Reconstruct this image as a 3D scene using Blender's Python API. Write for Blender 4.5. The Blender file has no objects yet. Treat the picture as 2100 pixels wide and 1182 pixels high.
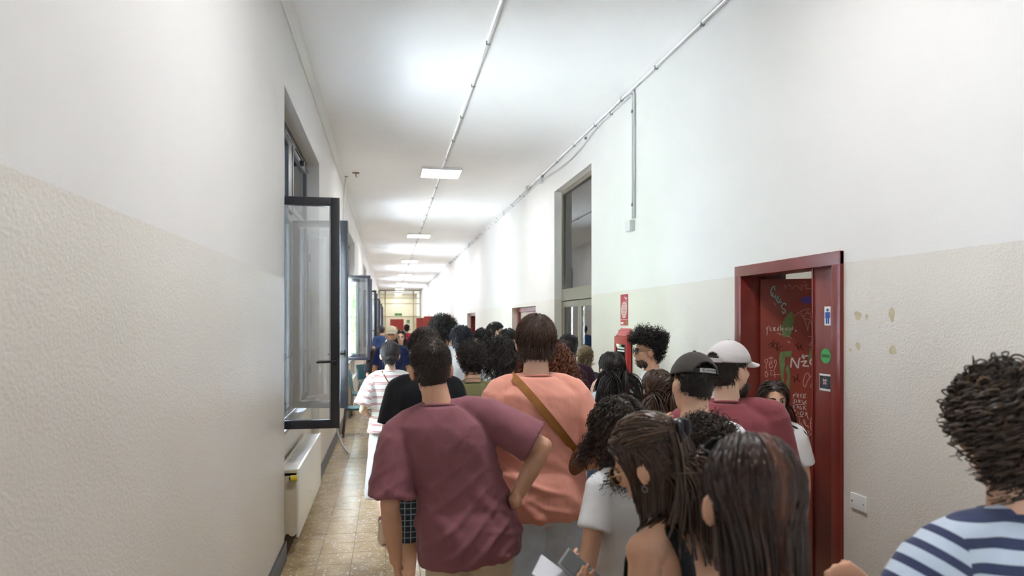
import bpy, bmesh, math, random
import numpy as np
from mathutils import Vector, Matrix, noise
from mathutils.bvhtree import BVHTree
S = bpy.context.scene
COL = S.collection
rng = np.random.default_rng(7)
random.seed(7)

# ---------------------------------------------------------------- camera
CAM_H = 1.82
YAW = math.atan((1050 - 797) / 1400.0)
cam = bpy.data.cameras.new('camera')
cam_o = bpy.data.objects.new('camera', cam)
COL.objects.link(cam_o)
cam.sensor_width = 36.0
cam.lens = 24.0
cam.shift_y = 67.0 / 2100.0
cam.clip_start = 0.05
cam.clip_end = 400
cam_o.location = (0, 0, CAM_H)
cam_o.rotation_euler = (math.pi / 2, 0, -YAW)
cam.dof.use_dof = True
cam.dof.focus_distance = 4.2
cam.dof.aperture_fstop = 3.2
S.camera = cam_o

# ---------------------------------------------------------------- world, exposure
W = bpy.data.worlds.new('overcast_sky')
S.world = W
W.use_nodes = True
bg = W.node_tree.nodes['Background']
bg.inputs['Color'].default_value = (0.83, 0.935, 1.13, 1)
bg.inputs['Strength'].default_value = 1.0
sun = bpy.data.lights.new('sun', 'SUN'); sun.energy = 2.3; sun.angle = 0.02; sun.color = (1.0, 0.98, 0.95)
sun_o = bpy.data.objects.new('sun', sun); COL.objects.link(sun_o); sun_o.location = (20, 0, 30)      # over the roof, onto the trees and courtyard
sun_o.rotation_euler = Vector((-0.36, 0.18, -0.92)).to_track_quat('-Z', 'Y').to_euler()
S.view_settings.view_transform = 'Standard'
S.view_settings.look = 'None'
S.view_settings.gamma = 1.0
S.view_settings.use_curve_mapping = False
S.view_settings.exposure = 4.93
S.cycles.max_bounces = 9
S.cycles.diffuse_bounces = 4
S.cycles.glossy_bounces = 4
S.cycles.transmission_bounces = 4
S.cycles.transparent_max_bounces = 9
S.cycles.caustics_reflective = False
S.cycles.caustics_refractive = False
S.cycles.sample_clamp_indirect = 4.0
S.cycles.use_denoising = True
S.cycles.use_adaptive_sampling = True
S.cycles.adaptive_threshold = 0.04
S.cycles.use_light_tree = False

# ---------------------------------------------------------------- room constants
XL, XR, ZC, DADO = -0.775, 2.46, 4.21, 2.138
Y_BACK, Y_GLASS, Y_END = -12.0, 54.0, 61.5
PITCH = 8.2
NICHES = [(5.38 + PITCH * k, 8.02 + PITCH * k) for k in range(-2, 7)]
SOFFIT, SILL = 3.6, 0.95

def portal(y0, y1):
    l = bpy.data.lights.new('window_daylight_portal', 'AREA')
    l.shape = 'RECTANGLE'; l.size = SOFFIT - SILL; l.size_y = y1 - y0
    l.cycles.is_portal = True
    o = bpy.data.objects.new('window_daylight_portal', l); COL.objects.link(o)
    o.location = (-1.03, (y0 + y1) / 2, (SOFFIT + SILL) / 2)
    o.rotation_euler = (0, -math.pi / 2, 0)      # -Z axis of the light points to +X
for a, b in NICHES:
    portal(a, b)

# ---------------------------------------------------------------- pixel -> place (a point seen at x,y of the 2100x1182 photo, d metres deep)
_c, _s = math.cos(YAW), math.sin(YAW)
def at(px, py, d):
    a, b = (px - 1050) / 1400.0, (658 - py) / 1400.0
    return (d * (a * _c + _s), d * (_c - a * _s), CAM_H + b * d)

# ---------------------------------------------------------------- materials
def lin(r, g, b):
    f = lambda v: (v / 255.0) / 12.92 if v <= 10 else ((v / 255.0 + 0.055) / 1.055) ** 2.4
    return (f(r), f(g), f(b), 1.0)

class N:
    """small node-tree helper"""
    def __init__(s, name):
        s.m = bpy.data.materials.new(name); s.m.use_nodes = True
        s.t = s.m.node_tree; s.p = s.t.nodes['Principled BSDF']
    def n(s, kind, **kw):
        nd = s.t.nodes.new(kind)
        for k, v in kw.items():
            if k.startswith('_'): setattr(nd, k[1:], v)
        for k, v in kw.items():
            if not k.startswith('_'):
                nd.inputs[k.replace('__', ' ')].default_value = v
        return nd
    def l(s, a, ao, b, bi):
        s.t.links.new(a.outputs[ao], b.inputs[bi])
    def ramp(s, stops, interp='LINEAR'):
        r = s.t.nodes.new('ShaderNodeValToRGB'); r.color_ramp.interpolation = interp
        e = r.color_ramp.elements
        while len(e) < len(stops): e.new(0.5)
        for el, (p, c) in zip(e, stops):
            el.position = p; el.color = c if len(c) == 4 else (*c, 1)
        return r
    def bump(s, src, so, strength, dist=0.002):
        b = s.n('ShaderNodeBump', Strength=strength, Distance=dist)
        s.l(src, so, b, 'Height'); s.l(b, 'Normal', s.p, 'Normal'); return b

def simple(name, col, rough=0.6, spec=0.4, metal=0.0, noise_amt=0.0, noise_scale=12.0, bump=0.0, bump_scale=200.0):
    k = N(name); p = k.p
    p.inputs['Base Color'].default_value = col
    p.inputs['Roughness'].default_value = rough
    p.inputs['Specular IOR Level'].default_value = spec
    p.inputs['Metallic'].default_value = metal
    if noise_amt > 0:
        tc = k.n('ShaderNodeTexCoord'); nz = k.n('ShaderNodeTexNoise', Scale=noise_scale, Detail=4.0)
        k.l(tc, 'Object', nz, 'Vector')
        d = tuple(max(0, c * (1 - noise_amt)) for c in col[:3]); u = tuple(min(1, c * (1 + noise_amt)) for c in col[:3])
        r = k.ramp([(0.3, d), (0.7, u)]); k.l(nz, 'Fac', r, 'Fac'); k.l(r, 'Color', p, 'Base Color')
    if bump > 0:
        tc = k.n('ShaderNodeTexCoord'); nb = k.n('ShaderNodeTexNoise', Scale=bump_scale, Detail=3.0)
        k.l(tc, 'Object', nb, 'Vector'); k.bump(nb, 'Fac', bump)
    return k.m

def emit(name, col, strength):
    k = N(name); k.p.inputs['Base Color'].default_value = col
    k.p.inputs['Emission Color'].default_value = col; k.p.inputs['Emission Strength'].default_value = strength
    return k.m

def glass(name, tint=(0.95, 0.98, 1.0, 1), refl=0.18):
    k = N(name); t = k.t
    tr = k.n('ShaderNodeBsdfTransparent'); tr.inputs['Color'].default_value = tint
    gl = k.n('ShaderNodeBsdfGlossy', Roughness=0.0); gl.inputs['Color'].default_value = (1, 1, 1, 1)
    fr = k.n('ShaderNodeLayerWeight', Blend=0.25)
    ma = k.n('ShaderNodeMath', _operation='MAXIMUM'); ma.inputs[1].default_value = refl
    k.l(fr, 'Fresnel', ma, 0)
    mx = k.n('ShaderNodeMixShader'); k.l(ma, 0, mx, 0); k.l(tr, 0, mx, 1); k.l(gl, 0, mx, 2)
    t.links.new(mx.outputs[0], t.nodes['Material Output'].inputs['Surface'])
    return k.m

# ---------------------------------------------------------------- mesh helpers
class MB:
    def __init__(s): s.v = []; s.f = []
    def add(s, vs, fs):
        o = len(s.v); s.v += [tuple(map(float, v)) for v in vs]; s.f += [tuple(int(i) + o for i in f) for f in fs]; return s
    def box(s, x0, x1, y0, y1, z0, z1, ch=0.0):
        if ch <= 0:
            return s.add([(x0,y0,z0),(x1,y0,z0),(x1,y1,z0),(x0,y1,z0),(x0,y0,z1),(x1,y0,z1),(x1,y1,z1),(x0,y1,z1)],
                  [(0,3,2,1),(4,5,6,7),(0,1,5,4),(1,2,6,5),(2,3,7,6),(3,0,4,7)])
        bm = bmesh.new(); bmesh.ops.create_cube(bm, size=1)
        for v in bm.verts: v.co = Vector(((x0+x1)/2+v.co.x*(x1-x0), (y0+y1)/2+v.co.y*(y1-y0), (z0+z1)/2+v.co.z*(z1-z0)))
        bmesh.ops.bevel(bm, geom=bm.edges[:], offset=ch, segments=2, affect='EDGES', profile=0.6)
        bm.verts.index_update()
        s.add([v.co[:] for v in bm.verts], [[v.index for v in f.verts] for f in bm.faces]); bm.free(); return s
    def tube(s, pts, r, n=8, caps=True):
        V, F = loft(pts, r, r, n, caps); return s.add(V, F)
    def lathe(s, prof, n=16, origin=(0,0,0), axis='z'):
        vs = []; fs = []
        for (r, h) in prof:
            for k in range(n):
                a = 2*math.pi*k/n; p = (r*math.cos(a), r*math.sin(a), h)
                if axis == 'y': p = (p[0], p[2], p[1])
                if axis == 'x': p = (p[2], p[0], p[1])
                vs.append((p[0]+origin[0], p[1]+origin[1], p[2]+origin[2]))
        for i in range(len(prof)-1):
            for k in range(n):
                a, b = i*n+k, i*n+(k+1)%n; fs.append((a, b, b+n, a+n))
        fs.append(tuple(range(n-1,-1,-1))); fs.append(tuple(range((len(prof)-1)*n, len(prof)*n)))
        return s.add(vs, fs)
    def ellipsoid(s, c, R, nu=16, nv=10, M=None):
        V, F = ellipsoid(c, R, nu, nv, M); return s.add(V, F)
    def build(s, name, mat, parent=None, smooth=False, loc=None, rot=None):
        me = bpy.data.meshes.new(name); me.from_pydata(s.v, [], s.f)
        bm = bmesh.new(); bm.from_mesh(me); bmesh.ops.recalc_face_normals(bm, faces=bm.faces[:]); bm.to_mesh(me); bm.free()
        return link(name, me, mat, parent, smooth, loc, rot)

def link(name, me, mat, parent=None, smooth=False, loc=None, rot=None):
    o = bpy.data.objects.new(name, me); COL.objects.link(o)
    if mat is not None:
        for m in (mat if isinstance(mat, (list, tuple)) else [mat]): me.materials.append(m)
    if smooth and len(me.polygons):
        me.polygons.foreach_set('use_smooth', np.ones(len(me.polygons), bool))
        if smooth == 'auto':
            me.set_sharp_from_angle(angle=math.radians(40))
    if parent is not None: o.parent = parent
    if loc is not None: o.location = loc
    if rot is not None: o.rotation_euler = rot
    return o

def empty(name, loc=(0,0,0), rz=0.0):
    o = bpy.data.objects.new(name, None); COL.objects.link(o); o.location = loc; o.rotation_euler = (0,0,rz)
    o.empty_display_size = 0.1
    return o
def tag(o, label=None, cat=None, group=None, kind=None):
    if label: o['label'] = label
    if cat: o['category'] = cat
    if group: o['group'] = group
    if kind: o['kind'] = kind
    return o
def copy_tree(o, parent=None):
    c = o.copy(); COL.objects.link(c)
    if parent is not None: c.parent = parent
    for ch in list(o.children): copy_tree(ch, c)
    return c

def np_mesh(name, V, F):
    """fast mesh from numpy arrays; F (n,3) or (n,4)"""
    V = np.asarray(V, np.float32); F = np.asarray(F, np.int32)
    me = bpy.data.meshes.new(name); k = F.shape[1]
    me.vertices.add(len(V)); me.vertices.foreach_set('co', V.ravel())
    me.loops.add(F.size); me.loops.foreach_set('vertex_index', F.ravel())
    me.polygons.add(len(F)); me.polygons.foreach_set('loop_start', np.arange(0, F.size, k, dtype=np.int32))
    me.update(calc_edges=True); return me

def frames(P):
    P = np.asarray(P, float); T = np.gradient(P, axis=0); T /= np.linalg.norm(T, axis=1, keepdims=True) + 1e-12
    ref = np.array([1.0, 0, 0]) if abs(T[0][0]) < 0.8 else np.array([0, 1.0, 0])
    U = np.zeros_like(P); u = ref - T[0]*ref.dot(T[0]); u /= np.linalg.norm(u)
    for i in range(len(P)):
        u = u - T[i]*u.dot(T[i]); u /= np.linalg.norm(u) + 1e-12; U[i] = u
    return T, U, np.cross(T, U)

def loft(P, ra, rb, n=16, caps=True, up=None, dome=False):
    """closed tube through P; ra along the frame's U axis, rb along the other"""
    P = np.asarray(P, float); m = len(P)
    ra = np.broadcast_to(np.asarray(ra, float), (m,)).copy(); rb = np.broadcast_to(np.asarray(rb, float), (m,)).copy()
    if dome:   # round both ends
        e0, e1 = P[0]-P[1], P[-1]-P[-2]; e0 /= np.linalg.norm(e0); e1 /= np.linalg.norm(e1)
        r0, r1 = min(ra[0], rb[0]), min(ra[-1], rb[-1])
        A = [(P[0]+e0*r0*math.sin(a), math.cos(a)) for a in (1.45, 1.0, 0.5)]
        B = [(P[-1]+e1*r1*math.sin(a), math.cos(a)) for a in (0.5, 1.0, 1.45)]
        P = np.vstack([[a[0] for a in A], P, [b[0] for b in B]])
        ra = np.r_[[ra[0]*a[1] for a in A], ra, [ra[-1]*b[1] for b in B]]
        rb = np.r_[[rb[0]*a[1] for a in A], rb, [rb[-1]*b[1] for b in B]]; m = len(P)
    T, U, Wv = frames(P)
    if up is not None:
        up = np.asarray(up, float); U = up - T*(T@up)[:,None]; U /= np.linalg.norm(U, axis=1, keepdims=True); Wv = np.cross(T, U)
    a = 2*np.pi*np.arange(n)/n
    V = (P[:,None,:] + U[:,None,:]*(ra[:,None]*np.cos(a))[:,:,None] + Wv[:,None,:]*(rb[:,None]*np.sin(a))[:,:,None]).reshape(-1,3)
    i = np.arange(m-1)[:,None]*n; k = np.arange(n)[None,:]; k2 = (k+1)%n
    F = np.stack([i+k, i+k2, i+n+k2, i+n+k], -1).reshape(-1,4).tolist()
    if caps:
        F.append(list(range(n-1,-1,-1))); F.append(list(range((m-1)*n, m*n)))
    return V, F

def ellipsoid(c, R, nu=16, nv=10, M=None):
    V = []; F = []
    for j in range(1, nv):
        t = math.pi*j/nv
        for i in range(nu):
            p = 2*math.pi*i/nu; V.append((math.sin(t)*math.cos(p), math.sin(t)*math.sin(p), math.cos(t)))
    top = len(V); V.append((0,0,1)); V.append((0,0,-1))
    for j in range(nv-2):
        for i in range(nu):
            a, b = j*nu+i, j*nu+(i+1)%nu; F.append((a, a+nu, b+nu, b))
    for i in range(nu):
        F.append((top, i, (i+1)%nu)); o = (nv-2)*nu; F.append((top+1, o+(i+1)%nu, o+i))
    V = np.array(V)*np.asarray(R, float)
    if M is not None: V = V@np.asarray(M, float).T
    return V+np.asarray(c, float), F
# ================================================================ MATERIALS OF THE ROOM
def wall_paint(name):
    k = N(name); p = k.p
    g = k.n('ShaderNodeNewGeometry'); sep = k.n('ShaderNodeSeparateXYZ'); k.l(g, 'Position', sep, 0)
    # slightly wavering painted dado edge
    nz = k.n('ShaderNodeTexNoise', Scale=3.0, Detail=3.0); k.l(g, 'Position', nz, 'Vector')
    w = k.n('ShaderNodeMath', _operation='MULTIPLY_ADD'); w.inputs[1].default_value = 0.008; w.inputs[2].default_value = -0.004; k.l(nz, 'Fac', w, 0)
    ad = k.n('ShaderNodeMath', _operation='ADD'); k.l(sep, 'Z', ad, 0); k.l(w, 0, ad, 1)
    gt = k.n('ShaderNodeMath', _operation='GREATER_THAN'); gt.inputs[1].default_value = DADO; k.l(ad, 0, gt, 0)
    n2 = k.n('ShaderNodeTexNoise', Scale=0.9, Detail=5.0); k.l(g, 'Position', n2, 'Vector')
    up = k.ramp([(0.3, lin(224,221,219)), (0.7, lin(230,227,225))]); k.l(n2, 'Fac', up, 'Fac')
    lo = k.ramp([(0.3, lin(214,206,197)), (0.7, lin(220,213,205))]); k.l(n2, 'Fac', lo, 'Fac')
    # a few old scuffs
    n3 = k.n('ShaderNodeTexNoise', Scale=2.2, Detail=8.0, Roughness=0.75); k.l(g, 'Position', n3, 'Vector')
    sc = k.ramp([(0.70, (0,0,0)), (0.76, (1,1,1))]); k.l(n3, 'Fac', sc, 'Fac')
    mx = k.n('ShaderNodeMix', _data_type='RGBA'); k.l(gt, 0, mx, 0); k.l(lo, 'Color', mx, 6); k.l(up, 'Color', mx, 7)
    mx2 = k.n('ShaderNodeMix', _data_type='RGBA', _blend_type='MULTIPLY'); mx2.inputs[7].default_value = (0.86,0.83,0.79,1)
    ms = k.n('ShaderNodeMath', _operation='MULTIPLY'); ms.inputs[1].default_value = 0.35; k.l(sc, 'Color', ms, 0)
    k.l(ms, 0, mx2, 0); k.l(mx, 2, mx2, 6); k.l(mx2, 2, p, 'Base Color')
    # orange-peel washable paint below, plaster above
    ro = k.n('ShaderNodeMapRange'); ro.inputs['To Min'].default_value = 0.34; ro.inputs['To Max'].default_value = 0.75; k.l(gt, 0, ro, 0); k.l(ro, 0, p, 'Roughness')
    vo = k.n('ShaderNodeTexNoise', Scale=95.0, Detail=2.0, Roughness=0.5); k.l(g, 'Position', vo, 'Vector')
    bs = k.n('ShaderNodeMapRange'); bs.inputs['To Min'].default_value = 0.42; bs.inputs['To Max'].default_value = 0.10; k.l(gt, 0, bs, 0)
    b = k.bump(vo, 'Fac', 0.4, 0.006); k.l(bs, 0, b, 'Strength')
    p.inputs['Specular IOR Level'].default_value = 0.4
    return k.m
M_WALL = wall_paint('wall_paint_white_over_beige')
M_CEIL = simple('ceiling_paint', lin(248,248,249), 0.8, 0.2, noise_amt=0.02, noise_scale=1.0)
M_TRIMW = simple('white_cornice_paint', lin(232,232,231), 0.7, 0.2)
M_CONDUIT = simple('grey_white_plastic_conduit', lin(205,206,206), 0.5, 0.4)
M_DARKMET = simple('anthracite_window_metal', lin(38,39,46), 0.35, 0.5, noise_amt=0.15, noise_scale=40)
M_SILL = simple('grey_marble_sill', lin(150,148,150), 0.35, 0.5, noise_amt=0.2, noise_scale=9)
M_BASEB = simple('slate_grey_baseboard', lin(72,73,80), 0.4, 0.5, noise_amt=0.2, noise_scale=15)
M_RAD = simple('cream_white_radiator_enamel', lin(226,222,214), 0.35, 0.5, noise_amt=0.02)
M_RADEND = simple('cream_radiator_side', lin(205,192,168), 0.4, 0.4)
M_BLACK = simple('black_plastic', lin(18,18,20), 0.4, 0.5)
M_YELLOW = simple('yellow_plastic', lin(205,180,40), 0.4, 0.5)
M_GLASS = glass('window_glass', refl=0.27)
M_GLASSP = glass('partition_glass', tint=(0.97,0.97,0.92,1), refl=0.06)
M_LED = emit('led_panel_diffuser', (0.97, 0.99, 1.0, 1), 1.8)
M_WHITEP = simple('white_plastic', lin(228,228,226), 0.4, 0.5)
M_METAL = simple('grey_steel', lin(150,150,152), 0.35, 0.5, 0.8)
M_BEIGEF = simple('beige_painted_partition_frame', lin(190,178,140), 0.5, 0.4)
M_GREYF = simple('taupe_metal_door_frame', lin(128,120,106), 0.45, 0.4, noise_amt=0.06)

def terrazzo(name, grid):
    k = N(name); p = k.p
    g = k.n('ShaderNodeNewGeometry')
    base = k.n('ShaderNodeTexNoise', Scale=6.0, Detail=6.0); k.l(g, 'Position', base, 'Vector')
    rb = k.ramp([(0.3, lin(172,146,108)), (0.55, lin(192,166,126)), (0.75, lin(206,184,148))]); k.l(base, 'Fac', rb, 'Fac')
    wn = k.n('ShaderNodeTexNoise', Scale=30.0, Detail=2.0); k.l(g, 'Position', wn, 'Vector')
    va = k.n('ShaderNodeMix', _data_type='RGBA', _blend_type='LINEAR_LIGHT'); va.inputs[0].default_value = 0.02; k.l(g, 'Position', va, 6); k.l(wn, 'Color', va, 7)
    vo = k.n('ShaderNodeTexVoronoi', Scale=42.0); k.l(va, 2, vo, 'Vector')
    sepc = k.n('ShaderNodeSeparateColor'); k.l(vo, 'Color', sepc, 0)
    pick = k.n('ShaderNodeMath', _operation='GREATER_THAN'); pick.inputs[1].default_value = 0.70; k.l(sepc, 0, pick, 0)
    dist = k.n('ShaderNodeMath', _operation='LESS_THAN'); dist.inputs[1].default_value = 0.42; k.l(vo, 'Distance', dist, 0)
    chip = k.n('ShaderNodeMath', _operation='MULTIPLY'); k.l(pick, 0, chip, 0); k.l(dist, 0, chip, 1)
    cr = k.ramp([(0.0, lin(186,166,138)), (0.35, lin(222,210,190)), (1.0, lin(240,236,226))]); k.l(sepc, 1, cr, 'Fac')
    mx = k.n('ShaderNodeMix', _data_type='RGBA'); k.l(chip, 0, mx, 0); k.l(rb, 'Color', mx, 6); k.l(cr, 'Color', mx, 7)
    last, lo = mx, 2
    if grid:
        sep = k.n('ShaderNodeSeparateXYZ'); k.l(g, 'Position', sep, 0)
        outs = []
        for ax, off in (('X', -XL), ('Y', 0.0)):
            a = k.n('ShaderNodeMath', _operation='ADD'); a.inputs[1].default_value = off + 20; k.l(sep, ax, a, 0)
            m = k.n('ShaderNodeMath', _operation='MODULO'); m.inputs[1].default_value = 0.25; k.l(a, 0, m, 0)
            lt = k.n('ShaderNodeMath', _operation='LESS_THAN'); lt.inputs[1].default_value = 0.004; k.l(m, 0, lt, 0); outs.append(lt)
        o = k.n('ShaderNodeMath', _operation='MAXIMUM'); k.l(outs[0], 0, o, 0); k.l(outs[1], 0, o, 1)
        mj = k.n('ShaderNodeMix', _data_type='RGBA'); mj.inputs[7].default_value = lin(110,92,66); k.l(o, 0, mj, 0); k.l(mx, 2, mj, 6); last, lo = mj, 2
    k.l(last, lo, p, 'Base Color')
    rn = k.n('ShaderNodeTexNoise', Scale=3.0, Detail=4.0); k.l(g, 'Position', rn, 'Vector')
    rr = k.n('ShaderNodeMapRange'); rr.inputs['To Min'].default_value = 0.12; rr.inputs['To Max'].default_value = 0.32; k.l(rn, 'Fac', rr, 0); k.l(rr, 0, p, 'Roughness')
    p.inputs['Specular IOR Level'].default_value = 0.55
    return k.m
M_TILE = terrazzo('terrazzo_tile', False)
M_FLOOR = terrazzo('terrazzo_floor_far', True)
M_GROUT = simple('tile_grout', lin(105,88,64), 0.9, 0.1)

def red_paint():
    k = N('dark_red_gloss_paint'); p = k.p
    tc = k.n('ShaderNodeTexCoord'); nz = k.n('ShaderNodeTexNoise', Scale=2.5, Detail=6.0, Roughness=0.65); k.l(tc, 'Object', nz, 'Vector')
    r = k.ramp([(0.3, lin(104,34,28)), (0.7, lin(128,44,37))]); k.l(nz, 'Fac', r, 'Fac'); k.l(r, 'Color', p, 'Base Color')
    p.inputs['Roughness'].default_value = 0.28; p.inputs['Specular IOR Level'].default_value = 0.5
    n2 = k.n('ShaderNodeTexNoise', Scale=25.0, Detail=3.0); k.l(tc, 'Object', n2, 'Vector'); k.bump(n2, 'Fac', 0.08, 0.004)
    return k.m
M_RED = red_paint()
M_DOORLEAF = simple('worn_red_brown_leaf_paint', lin(134,58,46), 0.35, 0.45, noise_amt=0.12, noise_scale=5)

# ================================================================ SETTING
def struct(mb, name, mat, parent=None, smooth=False):
    o = mb.build(name, mat, parent, smooth)
    if parent is None: o['kind'] = 'structure'
    return o

# ---- floor: separate tiles where they can be told apart, one slab beyond
TY0, TY1 = 4.25, 9.25
fb = MB()
fb.box(XL-0.3, XR+0.4, Y_BACK, TY0, -0.15, 0.0); fb.box(XL-0.3, XR+0.4, TY1, Y_END, -0.15, 0.0)
floor = struct(fb, 'floor', M_FLOOR)
g = MB(); g.box(XL-0.3, XR+0.4, TY0, TY1, -0.15, -0.004)
g.build('grout_bed', M_GROUT, floor)
tile_me = {}
def tile_mesh(w):
    key = round(w, 3)
    if key not in tile_me:
        m = MB(); m.box(0.0015, w-0.0015, 0.0015, 0.2485, -0.02, 0.0)
        o = m.build('tile', M_TILE); tile_me[key] = o.data; bpy.data.objects.remove(o)
    return tile_me[key]
for i in range(14):
    x0 = XL + 0.25*i; w = min(0.25, XR - x0)
    if w < 0.02: break
    for j in range(20):
        o = bpy.data.objects.new('tile', tile_mesh(w)); COL.objects.link(o); o.parent = floor
        o.location = (x0, TY0 + 0.25*j, random.uniform(-0.0008, 0.0))
# floor strips inside the window niches lie under the wall boxes

# ---- ceiling
c = MB(); c.box(XL-0.5, XR+0.4, Y_BACK, Y_END, ZC, ZC+0.2)
struct(c, 'ceiling', M_CEIL)

# ---- left wall: piers, lintels, parapets (parapets stand back in the niche)
wl = MB(); XO = -0.96
ys = [Y_BACK] + [v for n in NICHES for v in n] + [Y_END]
for i in range(0, len(ys), 2):
    wl.box(XO, XL, ys[i], ys[i+1], -0.1, ZC)
for a, b in NICHES:
    wl.box(XO, XL, a, b, SOFFIT, ZC); wl.box(XO, -0.86, a, b, -0.1, SILL-0.03)
struct(wl, 'wall_left', M_WALL)

# ---- right wall with openings
OPEN = [(3.367, 4.53, 2.205), (8.105, 10.02, 3.765), (11.344, 13.61, 2.075), (19.57, 21.65, 2.05), (28.33, 29.5, 2.02), (43.02, 44.2, 2.02)]
wr = MB(); XRO = XR + 0.32; y = Y_BACK
for a, b, zt in OPEN:
    wr.box(XR, XRO, y, a, -0.1, ZC); wr.box(XR, XRO, a, b, zt, ZC); y = b
wr.box(XR, XRO, y, Y_END, -0.1, ZC)
struct(wr, 'wall_right', M_WALL)
wb = MB(); wb.box(XO, XRO, Y_BACK-0.3, Y_BACK, -0.1, ZC); struct(wb, 'wall_behind_camera', M_WALL)
we = MB(); we.box(XO, XRO, Y_END, Y_END+0.3, -0.1, ZC); struct(we, 'wall_far_end', simple('far_wall_cream', lin(244,238,218), 0.7, 0.3))

# ---- rooms behind the right wall openings
def back_room(name, y0, y1, mat, win=False):
    m = MB(); x0, x1 = XRO, XRO+2.6; z1 = ZC
    m.box(x0, x1, y0-0.1, y0, -0.1, z1); m.box(x0, x1, y1, y1+0.1, -0.1, z1)
    m.box(x0, x1, y0, y1, z1, z1+0.1); m.box(x0, x1, y0, y1, -0.15, 0.0)
    if win:
        yc = (y0+y1)/2
        m.box(x1, x1+0.1, y0, yc-0.4, 0, z1); m.box(x1, x1+0.1, yc+0.4, y1, 0, z1); m.box(x1, x1+0.1, yc-0.4, yc+0.4, 0, 2.6); m.box(x1, x1+0.1, yc-0.4, yc+0.4, 3.2, z1)
    else:
        m.box(x1, x1+0.1, y0, y1, 0, z1)
    o = m.build(name, mat); o['kind'] = 'structure'; return o
M_ROOM = simple('washroom_cream_plaster', lin(225,220,205), 0.8, 0.2)
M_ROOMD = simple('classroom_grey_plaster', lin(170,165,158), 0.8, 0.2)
back_room('wall_washroom', 2.0, 6.6, M_ROOM, True)
back_room('wall_stairwell', 7.0, 11.1, M_ROOMD, False)
back_room('wall_classroom', 11.35, 15.5, M_ROOMD, False)
back_room('wall_store', 18.5, 25.0, M_ROOMD, False)
back_room('wall_office', 27.0, 31.0, M_ROOMD, False)
back_room('wall_archive', 42.0, 46.0, M_ROOMD, False)

# ---- baseboards
bb = MB()
for i in range(0, len(ys), 2):
    bb.box(XL, XL+0.015, ys[i]-(0.015 if i else 0), ys[i+1]+0.015, 0, 0.15)
    if i: bb.box(-0.86, XL, ys[i]-0.015, ys[i], 0, 0.15)
    if i < len(ys)-2: bb.box(-0.86, XL, ys[i+1], ys[i+1]+0.015, 0, 0.15)
struct(bb, 'baseboard_left', M_BASEB)
bb = MB(); y = Y_BACK
for a, b, zt in OPEN:
    bb.box(XR-0.015, XR, y, a, 0, 0.12); y = b
bb.box(XR-0.015, XR, y, Y_GLASS, 0, 0.12)
struct(bb, 'baseboard_right', M_BASEB)

# ---- cornice strips
def cove(x0, sx):
    m = MB(); pr = [(0,0),(0.062,0),(0.062,-0.012),(0.05,-0.02),(0.02,-0.055),(0.012,-0.07),(0,-0.07)]
    vs = [(x0+sx*a, Y_BACK, ZC+b) for a, b in pr] + [(x0+sx*a, Y_GLASS, ZC+b) for a, b in pr]; n = len(pr)
    m.add(vs, [(i, (i+1)%n, n+(i+1)%n, n+i) for i in range(n)] + [tuple(range(n)), tuple(range(2*n-1, n-1, -1))]); return m
struct(cove(XL, 1), 'trim_1', M_TRIMW)

# ================================================================ WINDOWS
SASH_W, SASH_Z0, SASH_Z1 = 0.53, 0.985, 2.775
def make_sash(hinge_sign):
    """leaf hinged on its local origin, spreading along +Y*hinge_sign when closed, 60 mm thick"""
    m = MB(); w, h = SASH_W, SASH_Z1-SASH_Z0; s = 0.066; t = 0.028
    b = lambda y0, y1, z0, z1: m.box(-t, t, min(hinge_sign*y0, hinge_sign*y1), max(hinge_sign*y0, hinge_sign*y1), z0, z1, 0.004)
    b(0, s, 0, h); b(w-s, w, 0, h); b(s-0.002, w-s+0.002, 0, s); b(s-0.002, w-s+0.002, h-s, h)
    o = m.build('sash', M_DARKMET, None, 'auto')
    p = MB(); yy = sorted((hinge_sign*(s-0.005), hinge_sign*(w-s+0.005))); p.box(-0.004, 0.004, yy[0], yy[1], s-0.005, h-s+0.005)
    p.build('pane', M_GLASS, o)
    hd = MB(); yc = hinge_sign*(w-s/2); zc = 0.52
    hd.box(t, t+0.012, yc-0.014, yc+0.014, zc-0.035, zc+0.035, 0.003)
    hd.tube([(t+0.012, yc, zc), (t+0.045, yc, zc), (t+0.05, yc-hinge_sign*0.02, zc), (t+0.05, yc-hinge_sign*0.135, zc-0.004)], 0.009, 8)
    hd.build('handle', M_BLACK, o, True)
    gk = MB(); yy = sorted((hinge_sign*s, hinge_sign*(s+0.012)))
    for y0 in (s-0.001, w-s-0.011):
        yy = sorted((hinge_sign*y0, hinge_sign*(y0+0.012))); gk.box(-0.012, 0.012, yy[0], yy[1], s, h-s)
    gk.build('gasket', M_METAL, o)
    hn = MB()
    for z in (0.25, h-0.3): hn.tube([(t+0.006, -hinge_sign*0.004, z), (t+0.006, -hinge_sign*0.004, z+0.09)], 0.009, 8)
    hn.build('hinge', M_DARKMET, o, True)
    return o
sash_p, sash_m = make_sash(1), make_sash(-1)
WX = -0.935
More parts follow.
